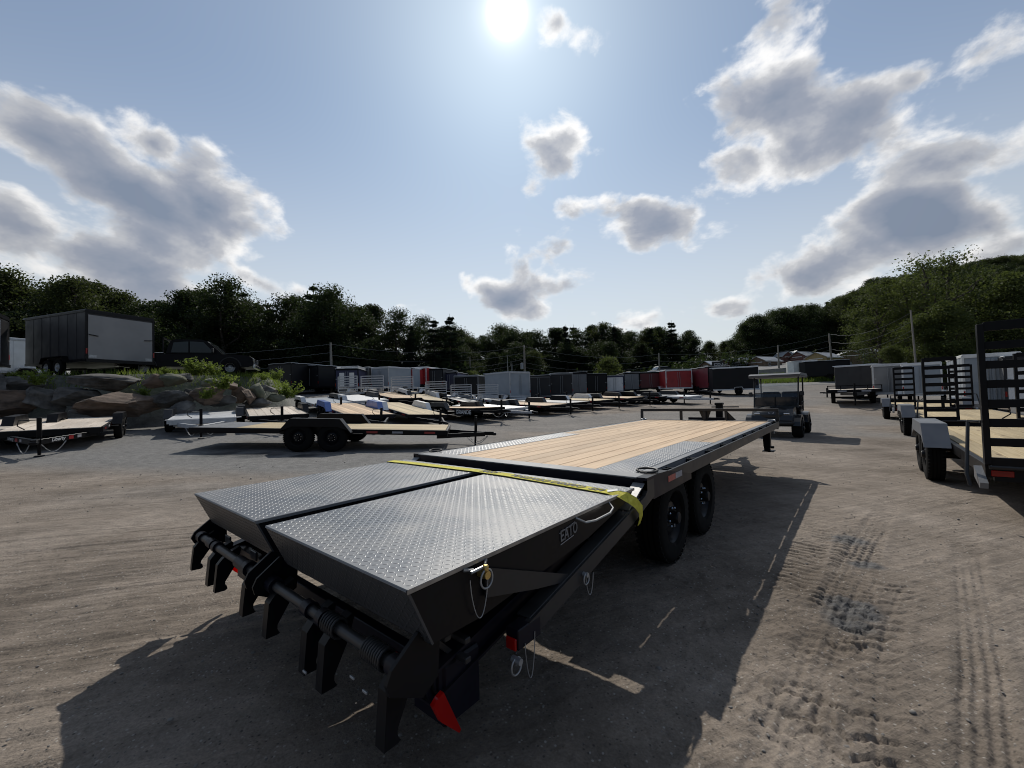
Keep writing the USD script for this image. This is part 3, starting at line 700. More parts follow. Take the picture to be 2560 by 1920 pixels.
    obj('tool_tray', MB().box((0, 8.55, .78), (.74, .5, .02)).box((0, 8.32, .86), (.74, .02, .16)), 'navy_black_paint', H)
    for s in (-1, 1): obj('landing_leg', MB().box((s * 1.14, 7.72, .64), (.11, .11, .34), .008).box((s * 1.14, 7.72, .50), (.09, .09, .2)).box((s * 1.16, 7.72, .395), (.18, .20, .016), .003).box((s * 1.215, 7.74, .46), (.05, .06, .04), .006), 'black_paint', H)
    obj('landing_leg_handle', MB().tube([(1.14, 7.72, .78), (1.25, 7.72, .78), (1.25, 7.72, .70)], .012, 8), 'galvanised', H)
    # ---- dovetail: outer rail falling to the tail, inner beam, cross members
    for s in (-1, 1):
        lo, hi = (1.268, 1.296) if s > 0 else (-1.296, -1.268)
        obj('dovetail_rail', MB().prism([(1.94, .885), (2.06, .885), (2.06, .76), (1.70, .66), (.60, .425), (.60, .508), (1.62, .728), (1.90, .79), (1.94, .82)], lo, hi).bar((s * 1.245, 1.66, .735), (s * 1.245, .62, .511), .075, .008, ch=.002), 'rail_paint', H)
        obj('dovetail_beam', MB().bar((s * 1.135, 2.0, .79), (s * 1.135, .16, .405), .012, .11).bar((s * 1.135, 2.0, .84), (s * 1.135, .16, .455), .075, .012).bar((s * 1.135, 2.0, .735), (s * 1.135, .16, .35), .075, .012), 'navy_black_paint', H)
        obj('gusset_plate', MB().bar((s * 1.235, 1.99, .886), (s * 1.235, 1.68, .742), .085, .008, ch=.002), 'deck_paint', H)
        for k, (ya, za) in enumerate([(1.40, .667), (1.80, .765)]):
            c = A([s * 1.215, ya, za]); w_, h_ = .055, .085
            pts = [c + A([s * a, b, b * .215 - abs(a) * 0]) for a, b in [(-w_, -h_), (w_ * .6, -h_), (w_, -h_ * .6), (w_, h_ * .6), (w_ * .6, h_), (-w_, h_)]]
            obj('step_loop', MB().tube(pts, .0075, 6), 'bare_steel', H, smooth=40)
        obj('rail_end_pocket', MB().box((s * 1.262, .60, .465), (.07, .16, .085), .004), 'navy_black_paint', H)
        obj('tail_lamp', MB().box((s * 1.265, .512, .450), (.055, .012, .05), .004), 'red_lens', H)
    for s in (-1, 1): obj('step_plate', MB().bar((s * 1.222, .66, .475), (s * 1.222, 1.05, .56), .085, .008), 'navy_black_paint', H)
    for x0, x1 in ((-1.2, .27), (.60, .85)): obj('slot_plate', MB().box(((x0 + x1) / 2, 1.862, .800), (x1 - x0, .128, .006)), 'navy_black_paint', H)  # plates added to block sun through the slot, breaking the strip on the ground
    obj('slot_bar', MB().box((.75, 1.880, .792), (1.0, .016, .008)), 'navy_black_paint', H)  # thin bar added to split the remaining sun strip in two
    for y in (.45, .85, 1.25, 1.65):
        obj('dovetail_cross_member', MB().box((0, y, .385 + .21 * y), (2.2, .05, .06)), 'navy_black_paint', H)
    # big triangular tail lamps behind the ramp hinge, and lamps along the tail bar
    for s in (-1, 1):
        obj('corner_lamp', MB().prism([(.165, .392), (.19, .40), (.272, .215), (.262, .208), (.175, .30), (.14, .375)], 1.185 if s > 0 else -1.205, 1.205 if s > 0 else -1.185), 'red_lens', H)
        obj('tail_box', MB().box((s * 1.06, .33, .335), (.20, .20, .24), .01), 'navy_black_paint', H)
    obj('tail_bar', MB().box((0, .235, .40), (2.3, .05, .12), .004), 'navy_black_paint', H)
    for x, m, w_ in ((.335, 'red_lens', .17), (.425, 'amber_lens', .05), (.80, 'sticker_silver', .055), (.87, 'red_lens', .07), (-.5, 'red_lens', .12)):
        obj('marker_lamp', MB().box((x, .205, .405), (w_, .012, .036), .003), m, H)
    # ---- two ramps folded forward on to the dovetail
    for k, (xa, xb) in enumerate(((-1.256, -.095), (.052, 1.256))):
        R = obj('ramp', MB().prism([(-.004, .853), (0, .861), (1.80, .861), (1.82, .853), (1.815, .845), (.012, .845)], xa, xb), 'tread_paint', H, label='left tread plate ramp' if k == 0 else 'right tread plate ramp')
        v, f = tread_lugs(xa, xb, .006, 1.80, .861, keep=(lambda x, y: not (y > 1.62 and x < .20)) if k else (lambda x, y: not (y > 1.7 and x > -.2)))
        obj('tread_lugs', (v, f), 'tread_paint', R, smooth=True, kind='stuff')
        # sloping tail face of tread plate
        v, f = tread_lugs(xa, xb, .0, .24, 0)
        ang = math.atan2(.222, .10); y_, z_ = v[:, 1].copy(), v[:, 2].copy()
        d1 = A([.10, -.222]) / math.hypot(.10, .222); nn = A([-.222, -.10]) / math.hypot(.10, .222)
        v = np.stack([v[:, 0], -.002 + d1[0] * y_ + nn[0] * (z_ + .001), .857 + d1[1] * y_ + nn[1] * (z_ + .001)], 1)
        obj('tail_face', MB().prism([(-.003, .857), (.101, .632), (.109, .634), (.010, .852)], xa, xb), 'shaded_tread_paint', R)
        obj('tail_face_lugs', (v, f[:, ::-1]), 'shaded_tread_paint', R, smooth=True, kind='stuff')
        for x, s in ((xa, 1), (xb, -1)):
            lo, hi = sorted((x + s * .002, x + s * .014))
            obj('side_panel', MB().prism([(.012, .848), (1.80, .848), (1.74, .80), (1.2, .70), (.35, .625), (.104, .634)], lo, hi), 'black_paint', R)
        n = 4
        for q in range(n):
            x = xa + .12 + (xb - xa - .24) * q / (n - 1)
            obj('ramp_rib', MB().prism([(.06, .84), (1.7, .84), (1.1, .70), (.32, .60), (.12, .62)], x - .02, x + .02), 'navy_black_paint', R)
        for y, z in ((.20, .60), (.30, .545), (.30, .47)):
            obj('ramp_stringer', MB().box(((xa + xb) / 2, y, z), (xb - xa - .06, .03, .022), .003), 'rail_paint', R)
        for q in range(4):
            x = xa + .18 + (xb - xa - .3) * q / 3
            obj('ramp_upright', MB().bar((x, .13, .64), (x, .30, .46), .02, .02), 'rail_paint', R)
    # thin bright edge strips along the ramp's right side, hand loops under the edge
    obj('ramp_edge', MB().bar((1.2585, .0, .852), (1.2585, 1.81, .852), .005, .018, ch=.0015), 'bare_steel', H)
    obj('ramp_edge', MB().bar((-.0925, .0, .852), (-.0925, 1.81, .852), .005, .018, ch=.0015), 'deck_paint', H)
    obj('ramp_edge', MB().bar((-1.2585, .0, .852), (-1.2585, 1.81, .852), .005, .018, ch=.0015), 'deck_paint', H)
    for ya, yb, dz in ((1.06, 1.44, .034), (.25, .375, .012)):
        o = .050 if dz > .02 else .02
        obj('hand_loop', MB().tube([(1.262, ya, .842), (1.262 + o * .7, ya + .04, .842 - dz * .8), (1.262 + o, ya + .10 * (dz > .02) + .02, .842 - dz), (1.262 + o, yb - .07 * (dz > .02) - .02, .842 - dz), (1.262 + o * .7, yb - .02, .842 - dz * .7), (1.262, yb, .842)], .0065, 6), 'bare_steel', H, smooth=40)
    obj('hand_loop', MB().tube([(-1.262, .95, .85), (-1.30, .98, .845), (-1.30, 1.28, .845), (-1.262, 1.31, .85)], .0065, 6), 'bare_steel', H, smooth=40)
    # locking bar, pin, ring and safety cables on the right side
    obj('lock_bar', MB().prism([(.36, .818), (1.03, .560), (1.0, .545), (.70, .610), (.36, .70)], 1.264, 1.271), 'rail_paint', H)
    pin = obj('lock_pin', MB().tube([(1.255, .345, .80), (1.30, .345, .80)], .016, 10).box((1.29, .343, .826), (.022, .022, .026), .005), 'brass', H, smooth=40)
    g = np.linspace(0, 2 * math.pi, 20)[:-1]
    obj('pull_ring', MB().tube([(1.292, .345 + .033 * math.cos(a), .785 + .036 * math.sin(a)) for a in g], .0042, 6, True), 'galvanised', pin, smooth=True)

    def cable(name, a, b, drop, r=.0022, par=H, m='galvanised'):
        t = np.linspace(0, 1, 22); a, b = A(a), A(b)
        pts = a + (b - a) * t[:, None]; sh = np.sin(t * math.pi) ** .62
        pts[:, 2] -= drop * sh
        obj(name, MB().tube(pts, r, 5), m, par, smooth=True)
    cable('safety_cable', (1.275, .272, .80), (1.275, .37, .79), .155)
    cable('safety_cable', (1.30, .63, .46), (1.30, .56, .44), .17)
    cable('safety_cable', (1.31, 1.06, .56), (1.315, 1.13, .55), .11)
    obj('lock_pin', MB().tube([(1.28, .50, .40), (1.325, .50, .40)], .014, 10).tube([(1.30, .50 + .032 * math.cos(a), .375 + .034 * math.sin(a)) for a in g], .0042, 6, True), 'galvanised', H, smooth=40)
    obj('lock_pin', MB().tube([(1.295, 1.06, .56), (1.325, 1.06, .56)], .012, 10).tube([(1.315, 1.06 + .026 * math.cos(a), .54 + .028 * math.sin(a)) for a in g], .004, 6, True), 'galvanised', H, smooth=40)
    # sticker with lettering on the right ramp's side
    put_text('sticker', 'EATO', .052, (1.2575, .915, .757), (0, 1, .07), (0, 0, 1), 'faded_print', H, sx=.86, slant=.0)
    obj('sticker_line', MB().bar((1.2570, .912, .80), (1.2570, 1.06, .822), .001, .004).bar((1.2570, .920, .742), (1.2570, 1.045, .757), .001, .004), 'sticker_silver', H)
    # ---- hinge tube, springs, brackets and feet along the tail
    YP, ZP = .035, .548
    obj('hinge_tube', MB().tube([(-1.27, YP, ZP), (1.20, YP, ZP)], .0235, 14), 'rail_paint', H, smooth=40)
    for x, l, r in ((-1.22, .07, .037), (-.99, .09, .033), (-.88, .05, .036), (-.40, .12, .036), (-.30, .05, .042), (.045, .09, .040), (.46, .055, .036), (.60, .04, .038), (1.16, .10, .036)):
        obj('hinge_sleeve', MB().lathe([(.02, -l / 2), (r, -l / 2), (r, l / 2), (.02, l / 2)], (x, YP, ZP), 'x', 16), 'navy_black_paint', H, smooth=40)
    for x0, x1, turns in ((.635, .745, 6), (.955, 1.085, 9)):
        t = np.linspace(0, 1, turns * 12); obj('torsion_spring', MB().tube(np.stack([x0 + (x1 - x0) * t, YP + .037 * np.cos(t * turns * 2 * math.pi), ZP + .037 * np.sin(t * turns * 2 * math.pi)], 1), .0062, 6), 'rail_paint', H, smooth=True)
    for x, zb, t_, hook in ((-1.225, .335, .012, 1), (-.86, .325, .03, 0), (-.70, .325, .012, 1), (-.225, .33, .03, 0), (.105, .325, .03, 0), (.525, .315, .03, 0), (.685, .305, .03, 0), (1.13, .300, .03, 0)):
        poly = [(.105, .575), (.066, .558), (.010, .522), (-.018, .49), (-.030, zb + .05), (-.034, zb), (.020, zb - .004 * hook), (.034, zb + .004), (.030, zb + .022 * hook + .004), (.020, zb + .03), (.022, zb + .05), (.085, .47), (.115, .56)]
        obj('ramp_foot', MB().prism(poly, x - t_ / 2 - .012, x + t_ / 2 + .012), 'black_paint', H)
    for x, d in ((-.10, .016), (.02, .012), (1.205, .016)):
        obj('hinge_bracket', MB().prism([(.11, .665), (.075, .672), (-.035, .595), (-.055, .555), (-.045, .515), (.0, .49), (.09, .44), (.16, .48), (.17, .60)], x - d / 2, x + d / 2), 'black_paint', H)
    obj('end_bracket', MB().prism([(.14, .65), (.10, .655), (.0, .58), (-.02, .54), (.0, .50), (.10, .44), (.20, .46), (.20, .60)], -1.29, -1.275), 'black_paint', H)
    g2 = np.linspace(0, 2 * math.pi * 4, 60)
    obj('wiring_coil', MB().tube(np.stack([1.10 + .012 * g2 / 6, .24 + .055 * np.cos(g2), .40 + .05 * np.sin(g2)], 1), .006, 6), 'rubber', H, smooth=True)
    obj('bracket_plate', MB().box((-.93, .11, .565), (.10, .012, .055), .004), 'rail_paint', H)
    obj('bracket_plate', MB().box((-.45, .11, .565), (.09, .012, .055), .004), 'rail_paint', H)
    obj('fixing_bolt', MB().box((.0, .03, .60), (.022, .016, .014), .004), 'chrome', H)
    for k, (x, y, z) in enumerate([(.895, .0, .43), (1.02, -.02, .44), (.60, -.05, .36)]):
        obj('fixing_clip', MB().box((x, y, z), (.03, .008, .010), .002), 'galvanised', H)


build_hero()


def build_strap():
    S = thing('ratchet_strap', 'yellow printed ratchet strap pulled tight across both folded ramps, twisted over the right rail', 'strap')
    path = [(-1.275, 1.62, .70), (-1.278, 1.625, .84), (-1.262, 1.63, .868), (-.9, 1.655, .8695), (-.1, 1.682, .8705), (.26, 1.674, .8705), (.75, 1.63, .8695), (1.20, 1.578, .8688), (1.255, 1.585, .862), (1.295, 1.63, .835), (1.318, 1.69, .795), (1.330, 1.735, .745), (1.322, 1.755, .69), (1.305, 1.755, .64)]
    p = A(path); t = np.gradient(p, axis=0); t /= np.linalg.norm(t, axis=1, keepdims=True); n = len(p); w = []
    for k in range(n):
        q = max(0, k - 7) / 6.0
        side = A([0, 1, 0]) * (1 - .5 * min(q, 1)) + A([0, .25, .62]) * min(q, 1) * (1 - q * .55)
        side -= t[k] * (side @ t[k]); w.append(side / np.linalg.norm(side))
    w = A(w); up = np.cross(t, w)
    V, F = [], []
    for k in range(n):
        hw = .047 if k < 8 else .047 - .003 * (k - 7)
        for a, b in ((-1, 0), (1, 0), (1, 1), (-1, 1)): V.append(p[k] + w[k] * hw * a + up[k] * .0022 * b)
    for k in range(n - 1):
        for a in range(4): F.append((k * 4 + a, (k + 1) * 4 + a, (k + 1) * 4 + (a + 1) % 4, k * 4 + (a + 1) % 4))
    F += [(0, 1, 2, 3), ((n - 1) * 4 + 3, (n - 1) * 4 + 2, (n - 1) * 4 + 1, (n - 1) * 4)]
    obj('webbing', (A(V), A(F)), 'strap_web', S)
    # a pale twisted sleeve end at the rail
    obj('sewn_tag', MB().prism([(1.195, 1.555), (1.245, 1.64), (1.215, 1.655), (1.17, 1.60)], .8735, .8755, 'z'), 'paper', S)
    obj('sewn_tag', MB().bar((1.235, 1.62, .874), (1.292, 1.70, .825), .034, .002, up=(.6, -.2, .8)), 'paper', S)
    # print reads the right way up from the deck side
    put_text('print', 'CARGO CONTROL', .056, (1.02, 1.628, .8740), (-1, .105, 0), (-.105, -1, 0), 'print_black', S, slant=.25, sx=1.05)
    put_text('print', 'US', .056, (1.17, 1.612, .8732), (-1, .105, 0), (-.105, -1, 0), 'print_black', S, slant=.25, sx=1.05)
    put_text('print', '.COM', .052, (.18, 1.706, .8742), (-1, .03, 0), (-.03, -1, 0), 'print_black', S, slant=.25, sx=1.05)


build_strap()
# ---------------------------------------------------------------- flat open trailers of the yard
def fender_box(parent, s, y0, y1, x0, x1, z0, z1, m, side=True, slope=.30, lugs=False):
    """drive-over fender: sloped front and back, flat top, outer skirt; open below"""
    out = [(y0, z0), (y0 + slope, z1), (y1 - slope, z1), (y1, z0)]
    t = .02
    ring = out + [(y1 - .03, z0), (y1 - slope - .01, z1 - t), (y0 + slope + .01, z1 - t), (y0 + .03, z0)]
    lo, hi = sorted((s * x0, s * x1))
    mb = MB().prism(ring, lo, hi)
    a, b = sorted((s * x0, s * (x0 + .012))); mb.prism([(y0 + .04, z0 + .01), (y0 + slope + .005, z1 - t - .002), (y1 - slope - .005, z1 - t - .002), (y1 - .04, z0 + .01)], a, b)
    if side:
        a, b = sorted((s * (x1 - .013), s * (x1 - .001)))
        mb.prism([(y0 + .06, z0 + .03), (y0 + slope, z1 - t - .002), (y1 - slope, z1 - t - .002), (y1 - .06, z0 + .03), (y1 - .08, z0 + .06), (y1 - slope - .06, z0 + .15), (y0 + slope + .06, z0 + .15), (y0 + .08, z0 + .06)], a, b)
    return obj('fender', mb, m, parent)


def open_trailer(parent, L=5.5, W=2.08, dz=.60, frame='black_paint', deck='pine_board', fend='black_paint', axles=2, steel=0.0, ramps=False, boards=9, tongue=1.35, R=.37, text=None, textm='sticker_white', detail=1, tilt_gap=0.0, lights=True, chain=True, handle=True, fw=.27, fz=.27, fender_y=None, slatted=False):
    """equipment trailer, +y forward, origin on the ground under the middle of the deck"""
    P = parent; h = L / 2; w = W / 2
    for s in (-1, 1):
        obj('side_rail', MB().box((s * (w - .03), 0, dz - .075), (.06, L, .14), .004), frame, P)
    obj('front_beam', MB().box((0, h - .03, dz - .10), (W - .125, .06, .17), .004), frame, P)
    obj('rear_beam', MB().box((0, -h + .03, dz - .10), (W - .125, .06, .17), .004), frame, P)
    if boards > 1:
        bw = (W - .13) / boards
        for k in range(boards):
            obj('deck_board', MB().box((-w + .065 + bw * (k + .5), steel / 2, dz - .02), (bw - .009, L - .13 - steel, .038), .003), deck, P)
    elif slatted:
        for k in range(10): obj('deck_plank', MB().box((0, -h + .12 + (L - .2) * (k + .5) / 10, dz - .02), (W - .13, (L - .2) / 10 - .03, .036), .003), deck, P)
    else:
        obj('deck', MB().box((0, 0, dz - .02), (W - .13, L - .13, .036)), deck, P)
    if steel: obj('tail_plate', MB().box((0, -h + .06 + steel / 2, dz - .02), (W - .13, steel, .036)), 'deck_paint', P)
    # tongue and coupler
    for s in (-1, 1): obj('tongue_arm', MB().bar((s * (w - .18), h - .3, dz - .19), (s * .05, h + tongue, dz - .19), .07, .13, ch=.004), frame, P)
    obj('coupler', MB().box((0, h + tongue + .12, dz - .17), (.12, .34, .11), .014).box((0, h + tongue + .30, dz - .19), (.15, .13, .08), .02), 'black_paint', P)
    j = obj('jack', MB().box((0, h + tongue - .28, dz + .08), (.085, .085, .62), .008).box((0, h + tongue - .28, dz - .36), (.06, .06, .36)).box((0, h + tongue - .28, .012), (.17, .17, .016)), 'black_paint', P)
    if handle: obj('jack_handle', MB().tube([(.0, h + tongue - .28, dz + .33), (.34, h + tongue - .28, dz + .33), (.36, h + tongue - .28, dz + .20), (.24, h + tongue - .28, dz + .10)], .013, 6), 'black_paint', j, smooth=40)
    if chain:
        for s in (-1, 1):
            t = np.linspace(0, 1, 15)[:, None]; a, b = A([s * .10, h + tongue + .1, dz - .25]), A([s * .42, h + tongue - .55, dz - .25])
            pts = a + (b - a) * t; pts[:, 2] -= (.22 * np.sin(t * math.pi))[:, 0]; mb = MB()
            for k in range(14): mb.bar(pts[k], pts[k + 1], .020 if k % 2 else .008, .008 if k % 2 else .020)
            obj('safety_chain', mb, 'galvanised', P)
    ys = ((-.44, .44) if axles == 2 else (0,)); yc = fender_y if fender_y is not None else -.35
    x0, x1 = w + .015, w + .015 + fw
    for s in (-1, 1):
        fender_box(P, s, yc - (.95 if axles == 2 else .5), yc + (.95 if axles == 2 else .5), x0, x1, dz - .07, dz + fz, fend)
        for y in ys: wheel(P, (s * (w + .018 + fw / 2), yc + y, R), s, R, .21, 'rim_black', detail)
        obj('fender_step', MB().box((s * (w + .10), yc - 1.12, dz - .11), (.16, .26, .02), .003).box((s * (w + .10), yc + 1.12, dz - .11), (.16, .26, .02), .003) if False else MB().box((s * (w + .10), yc + 1.10, dz - .11), (.16, .26, .02), .003), frame, P)
        if lights:
            obj('tail_lamp', MB().box((s * (w - .12), -h - .006, dz - .10), (.16, .014, .06), .003), 'red_lens', P)
            for k, y in enumerate((h - .5, h - 1.4, h - 2.1)):
                obj('side_reflector', MB().box((s * (w + .002), y, dz - .075), (.004, .30, .055)), 'reflect_red' if k != 1 else 'sticker_silver', P)
    for y in ys: obj('axle', MB().tube([(-w - .1, yc + y, R), (w + .1, yc + y, R)], .05, 8), 'black_paint', P)
    if ramps:
        for s in (-1, 1):
            gate_ramp(P, s * (w - .29), -h - .03, dz, .60, 1.50, frame)
            obj('ramp_hinge', MB().tube([(s * (w - .7), -h - .05, dz - .03), (s * (w - .02), -h - .05, dz - .03)], .022, 8), 'rail_paint', P)
            obj('ramp_brace', MB().tube([(s * (w + .02), -h + .02, dz + .45), (s * (w + .10), -h + .06, dz + .44), (s * (w + .16), -h - .16, dz - .10), (s * (w + .14), -h - .18, dz - .22)], .017, 8), 'rail_paint', P, smooth=40)
            obj('tail_bracket', MB().prism([(-h - .32, dz - .16), (-h - .04, dz - .02), (-h - .04, dz - .14), (-h - .30, dz - .22)], s * (w + .06) - .03, s * (w + .06) + .03), 'deck_paint', P)
        obj('dovetail_plate', MB().box((0, -h + .28, dz - .018), (W - .14, .5, .012)), 'deck_paint', P)
    if text:
        a, b = A([w - .18, h - .3, 0]), A([.05, h + tongue, 0])   # the right tongue arm's outer face
        for s in (-1, 1):
            p, q = (A([s * .05, h + tongue, 0]), A([s * (w - .18), h - .3, 0])) if s > 0 else (A([s * (w - .18), h - .3, 0]), A([s * .05, h + tongue, 0]))
            # lettering reads left to right seen from ahead and outside
            p, q = (q, p) if False else (p, q)
            n = A([s * abs(q[1] - p[1]), abs(q[0] - p[0]), 0]); n /= np.linalg.norm(n)
            x = np.cross([0, 0, 1], n); st = (p if (q - p) @ x > 0 else q)
            put_text('brand_sticker', text, .075, st + x * .30 + n * .038 + A([0, 0, dz - .22]), x, (0, 0, 1), textm, P, slant=.3, sx=1.3)
            c = st + x * .86 + n * .039 + A([0, 0, dz - .19]); obj('stripe_sticker', MB().bar(c, c + x * .16, .003, .09), 'reflect_red', P)
            c = c + x * .30; obj('spec_sticker', MB().bar(c, c + x * .14, .003, .07), 'sticker_silver', P)
    return P


def gate_ramp(parent, x, y, dz, w, h, m):
    """stand-up ladder ramp: two stiles, rungs of angle bar"""
    g = obj('standup_ramp', MB().box((x - w / 2 + .025, y, dz + h / 2), (.05, .09, h), .004), m, parent)
    obj('stile', MB().box((x + w / 2 - .025, y, dz + h / 2), (.05, .09, h), .004), m, g)
    n = 8
    for k in range(n):
        z = dz + .03 + (h - .06) * k / (n - 1)
        obj('rung', MB().box((x, y - .02, z), (w - .10, .014, .085 if k < n - 1 else .10), .002).box((x, y + .01, z + .035), (w - .10, .05, .012)), m, g)
    return g


def yaw_place(px, depth, deg): xy = spot(px, depth); return xy, facing(deg)


def pose(c, rot):
    """ground point under c and the tilt (about x, about y) that lays a thing turned by rot on the sloping yard"""
    a = math.radians(rot); f = A([-math.sin(a), math.cos(a)]); r = A([math.cos(a), math.sin(a)]); c = A(c[:2], float); e = 1.6
    zf, zb, zr, zl = [float(ground_z(c + q * e)) for q in (f, -f, r, -r)]
    return A([*c, (zf + zb + zr + zl) / 4]), (math.degrees(math.atan2(zf - zb, 2 * e)), -math.degrees(math.atan2(zr - zl, 2 * e)))


# trailer in the middle left, seen from its right side
p_, r_ = yaw_place(830, 12.6, 84); p_, t_ = pose(p_, r_)
BT = thing('tilt_trailer', 'long black trailer seen side-on, pale plank deck, alone in front of the rows', 'trailer', p_, r_, tilt=t_)
open_trailer(BT, L=6.9, W=2.02, dz=.60, deck='yellow_board', steel=1.1, boards=10, tongue=1.1, R=.385, fw=.27, fz=.30, detail=2, fender_y=-.1)

# low trailers in front of the boulder wall
back = lambda px, d, deg, L, t: spot(px, d)                       # nose position is turned into deck centre below


def nose_place(px, depth, deg, length):
    """deck centre and turn of a trailer whose coupler is at a bearing and depth; deg = where its nose points, degrees right of the view"""
    n = spot(px, depth); a = math.radians(deg); f = FH * math.cos(a) + RH * math.sin(a); c = n[:2] - f * length
    return A([*c, float(ground_z(c))]), facing(deg)


p_, r_ = nose_place(84, 10.0, 141, 4.2); p_, t_ = pose(p_, r_)
LT = thing('equipment_trailer', 'black trailer with whitish wide plank deck and silver name sticker on its tongue, far left', 'trailer', p_, r_, tilt=t_)
open_trailer(LT, L=5.0, W=2.06, dz=.58, deck='pale_board', boards=5, tongue=1.45, R=.36, text='Liberty', fw=.24, fz=.26, textm='sticker_white')
p_, r_ = nose_place(-150, 9.6, 141, 4.2); p_, t_ = pose(p_, r_)
LT2 = thing('equipment_trailer', 'black trailer with pale deck cut off by the left edge of the picture', 'trailer', p_, r_, tilt=t_)
open_trailer(LT2, L=5.0, W=2.06, dz=.58, deck='pale_board', boards=5, tongue=1.45, R=.36, text='Liberty', fw=.24, fz=.26)
p_, r_ = nose_place(500, 13.5, 146, 3.4); p_, t_ = pose(p_, r_)
AT = thing('aluminium_trailer', 'bare aluminium trailer with cross-plank deck behind the tail of the side-on black trailer', 'trailer', p_, r_, tilt=t_)
open_trailer(AT, L=4.3, W=1.95, dz=.60, frame='alloy', deck='alloy', fend='charcoal_skin', boards=1, slatted=True, tongue=1.2, R=.34, fw=.24, fz=.24)
p_, r_ = nose_place(708, 14.6, 146, 4.0); p_, t_ = pose(p_, r_)
WT = thing('equipment_trailer', 'black trailer with pale wooden deck below the right end of the rock wall', 'trailer', p_, r_, tilt=t_)
open_trailer(WT, L=4.8, W=2.06, dz=.62, deck='pale_board', boards=7, tongue=1.3, R=.36, fw=.24, fz=.26)

# right-hand row: three alike trailers with stand-up ramps, tails towards us
RTk = proto('ramp_trailer')
open_trailer(RTk, L=5.6, W=2.06, dz=.62, deck='yellow_board', fend='tread_paint', boards=9, ramps=True, tongue=1.3, R=.39, fw=.29, fz=.27, detail=2, fender_y=.15)
for k, (x, y, lab) in enumerate([(4.47, 8.68, 'nearest black trailer with stand-up ramps, cut by the right edge'), (4.67, 16.4, 'middle one of three black trailers with stand-up ramps on the right'), (4.48, 23.8, 'farthest one of three black trailers with stand-up ramps on the right')]):
    copy(RTk, 'ramp_trailer', lab, 'trailer', (x, y, float(ground_z((x, y)))), 0.0, 'ramp trailers in the row on the right')

# flat deck-over trailer at the end of that row, facing us
p_, r_ = nose_place(2136, 23.0, 218, 5.0)
FT = thing('deck_over_trailer', 'small black deck-over trailer facing us in front of the dark grey cargo trailer', 'trailer', p_, r_)


def deck_over(P, L=6.5, W=2.5, dz=.92):
    h, w = L / 2, W / 2
    for s in (-1, 1): obj('side_rail', MB().box((s * (w - .03), 0, dz - .09), (.06, L, .16)), 'black_paint', P)
    for s in (-1, 1): obj('end_beam', MB().box((0, s * (h - .03), dz - .09), (W - .125, .06, .16)), 'black_paint', P)
    for k in range(10): obj('deck_board', MB().box((-w + .065 + (W - .13) / 10 * (k + .5), 0, dz - .02), ((W - .13) / 10 - .01, L - .13, .038)), 'pale_board', P)
    obj('front_rail', MB().bar((-w, h - .03, dz + .22), (w, h - .03, dz + .22), .05, .05), 'black_paint', P)
    for k in range(5): obj('rail_post', MB().box((-w + .03 + (W - .06) * k / 4, h - .03, dz + .1), (.045, .04, .2)), 'black_paint', P)
    for s in (-1, 1): obj('tongue_arm', MB().bar((s * .6, h - .4, dz - .25), (s * .05, h + 1.6, dz - .25), .08, .16), 'black_paint', P)
    obj('jack', MB().box((0, h + 1.2, dz - .1), (.1, .1, .9), .008).box((0, h + 1.2, dz - .70), (.07, .07, .4)), 'black_paint', P)
    for s in (-1, 1):
        for y in (-.9, -.03): wheel(P, (s * (w - .25), y, .38), s, .38, .23)
        obj('name_sticker', MB().box((s * .55, h + .002, dz - .10), (.42, .004, .09)), 'sticker_silver', P)
    for y in (-.9, -.03): obj('axle', MB().tube([(-w + .2, y, .38), (w - .2, y, .38)], .055, 8), 'black_paint', P)


deck_over(FT)

# rows of car haulers in the middle of the yard: kinds differ in colour of frame and deck
KINDS = {}


def hauler_kind(key, **kw):
    KINDS[key] = proto('car_hauler'); open_trailer(KINDS[key], detail=0, chain=False, **kw)


hauler_kind('wood', L=5.4, W=2.08, dz=.62, deck='pine_board', boards=8, fend='charcoal_skin', fw=.26, fz=.30, R=.36)
hauler_kind('blue', L=5.4, W=2.08, dz=.62, deck='pine_board', boards=8, fend='blue_paint', frame='navy_black_paint', fw=.26, fz=.32, R=.36)
hauler_kind('white', L=5.4, W=2.08, dz=.62, deck='yellow_board', boards=8, fend='white_paint', frame='black_paint', fw=.26, fz=.30, R=.36)
hauler_kind('alloy', L=5.0, W=2.05, dz=.60, deck='alloy', boards=1, fend='charcoal_skin', frame='alloy', fw=.26, fz=.28, R=.34)
hauler_kind('black', L=5.2, W=2.05, dz=.62, deck='deck_paint', boards=1, fend='black_paint', fw=.26, fz=.30, R=.36)
hauler_kind('silver', L=4.6, W=1.95, dz=.60, deck='silver_skin', boards=1, fend='alloy', frame='silver_skin', fw=.24, fz=.26, R=.33)
NAMES = {'wood': 'plank deck and dark fenders', 'blue': 'plank deck and blue fenders', 'white': 'plank deck and white fenders', 'alloy': 'bare aluminium deck', 'black': 'dark steel deck', 'silver': 'pale blue-grey deck'}
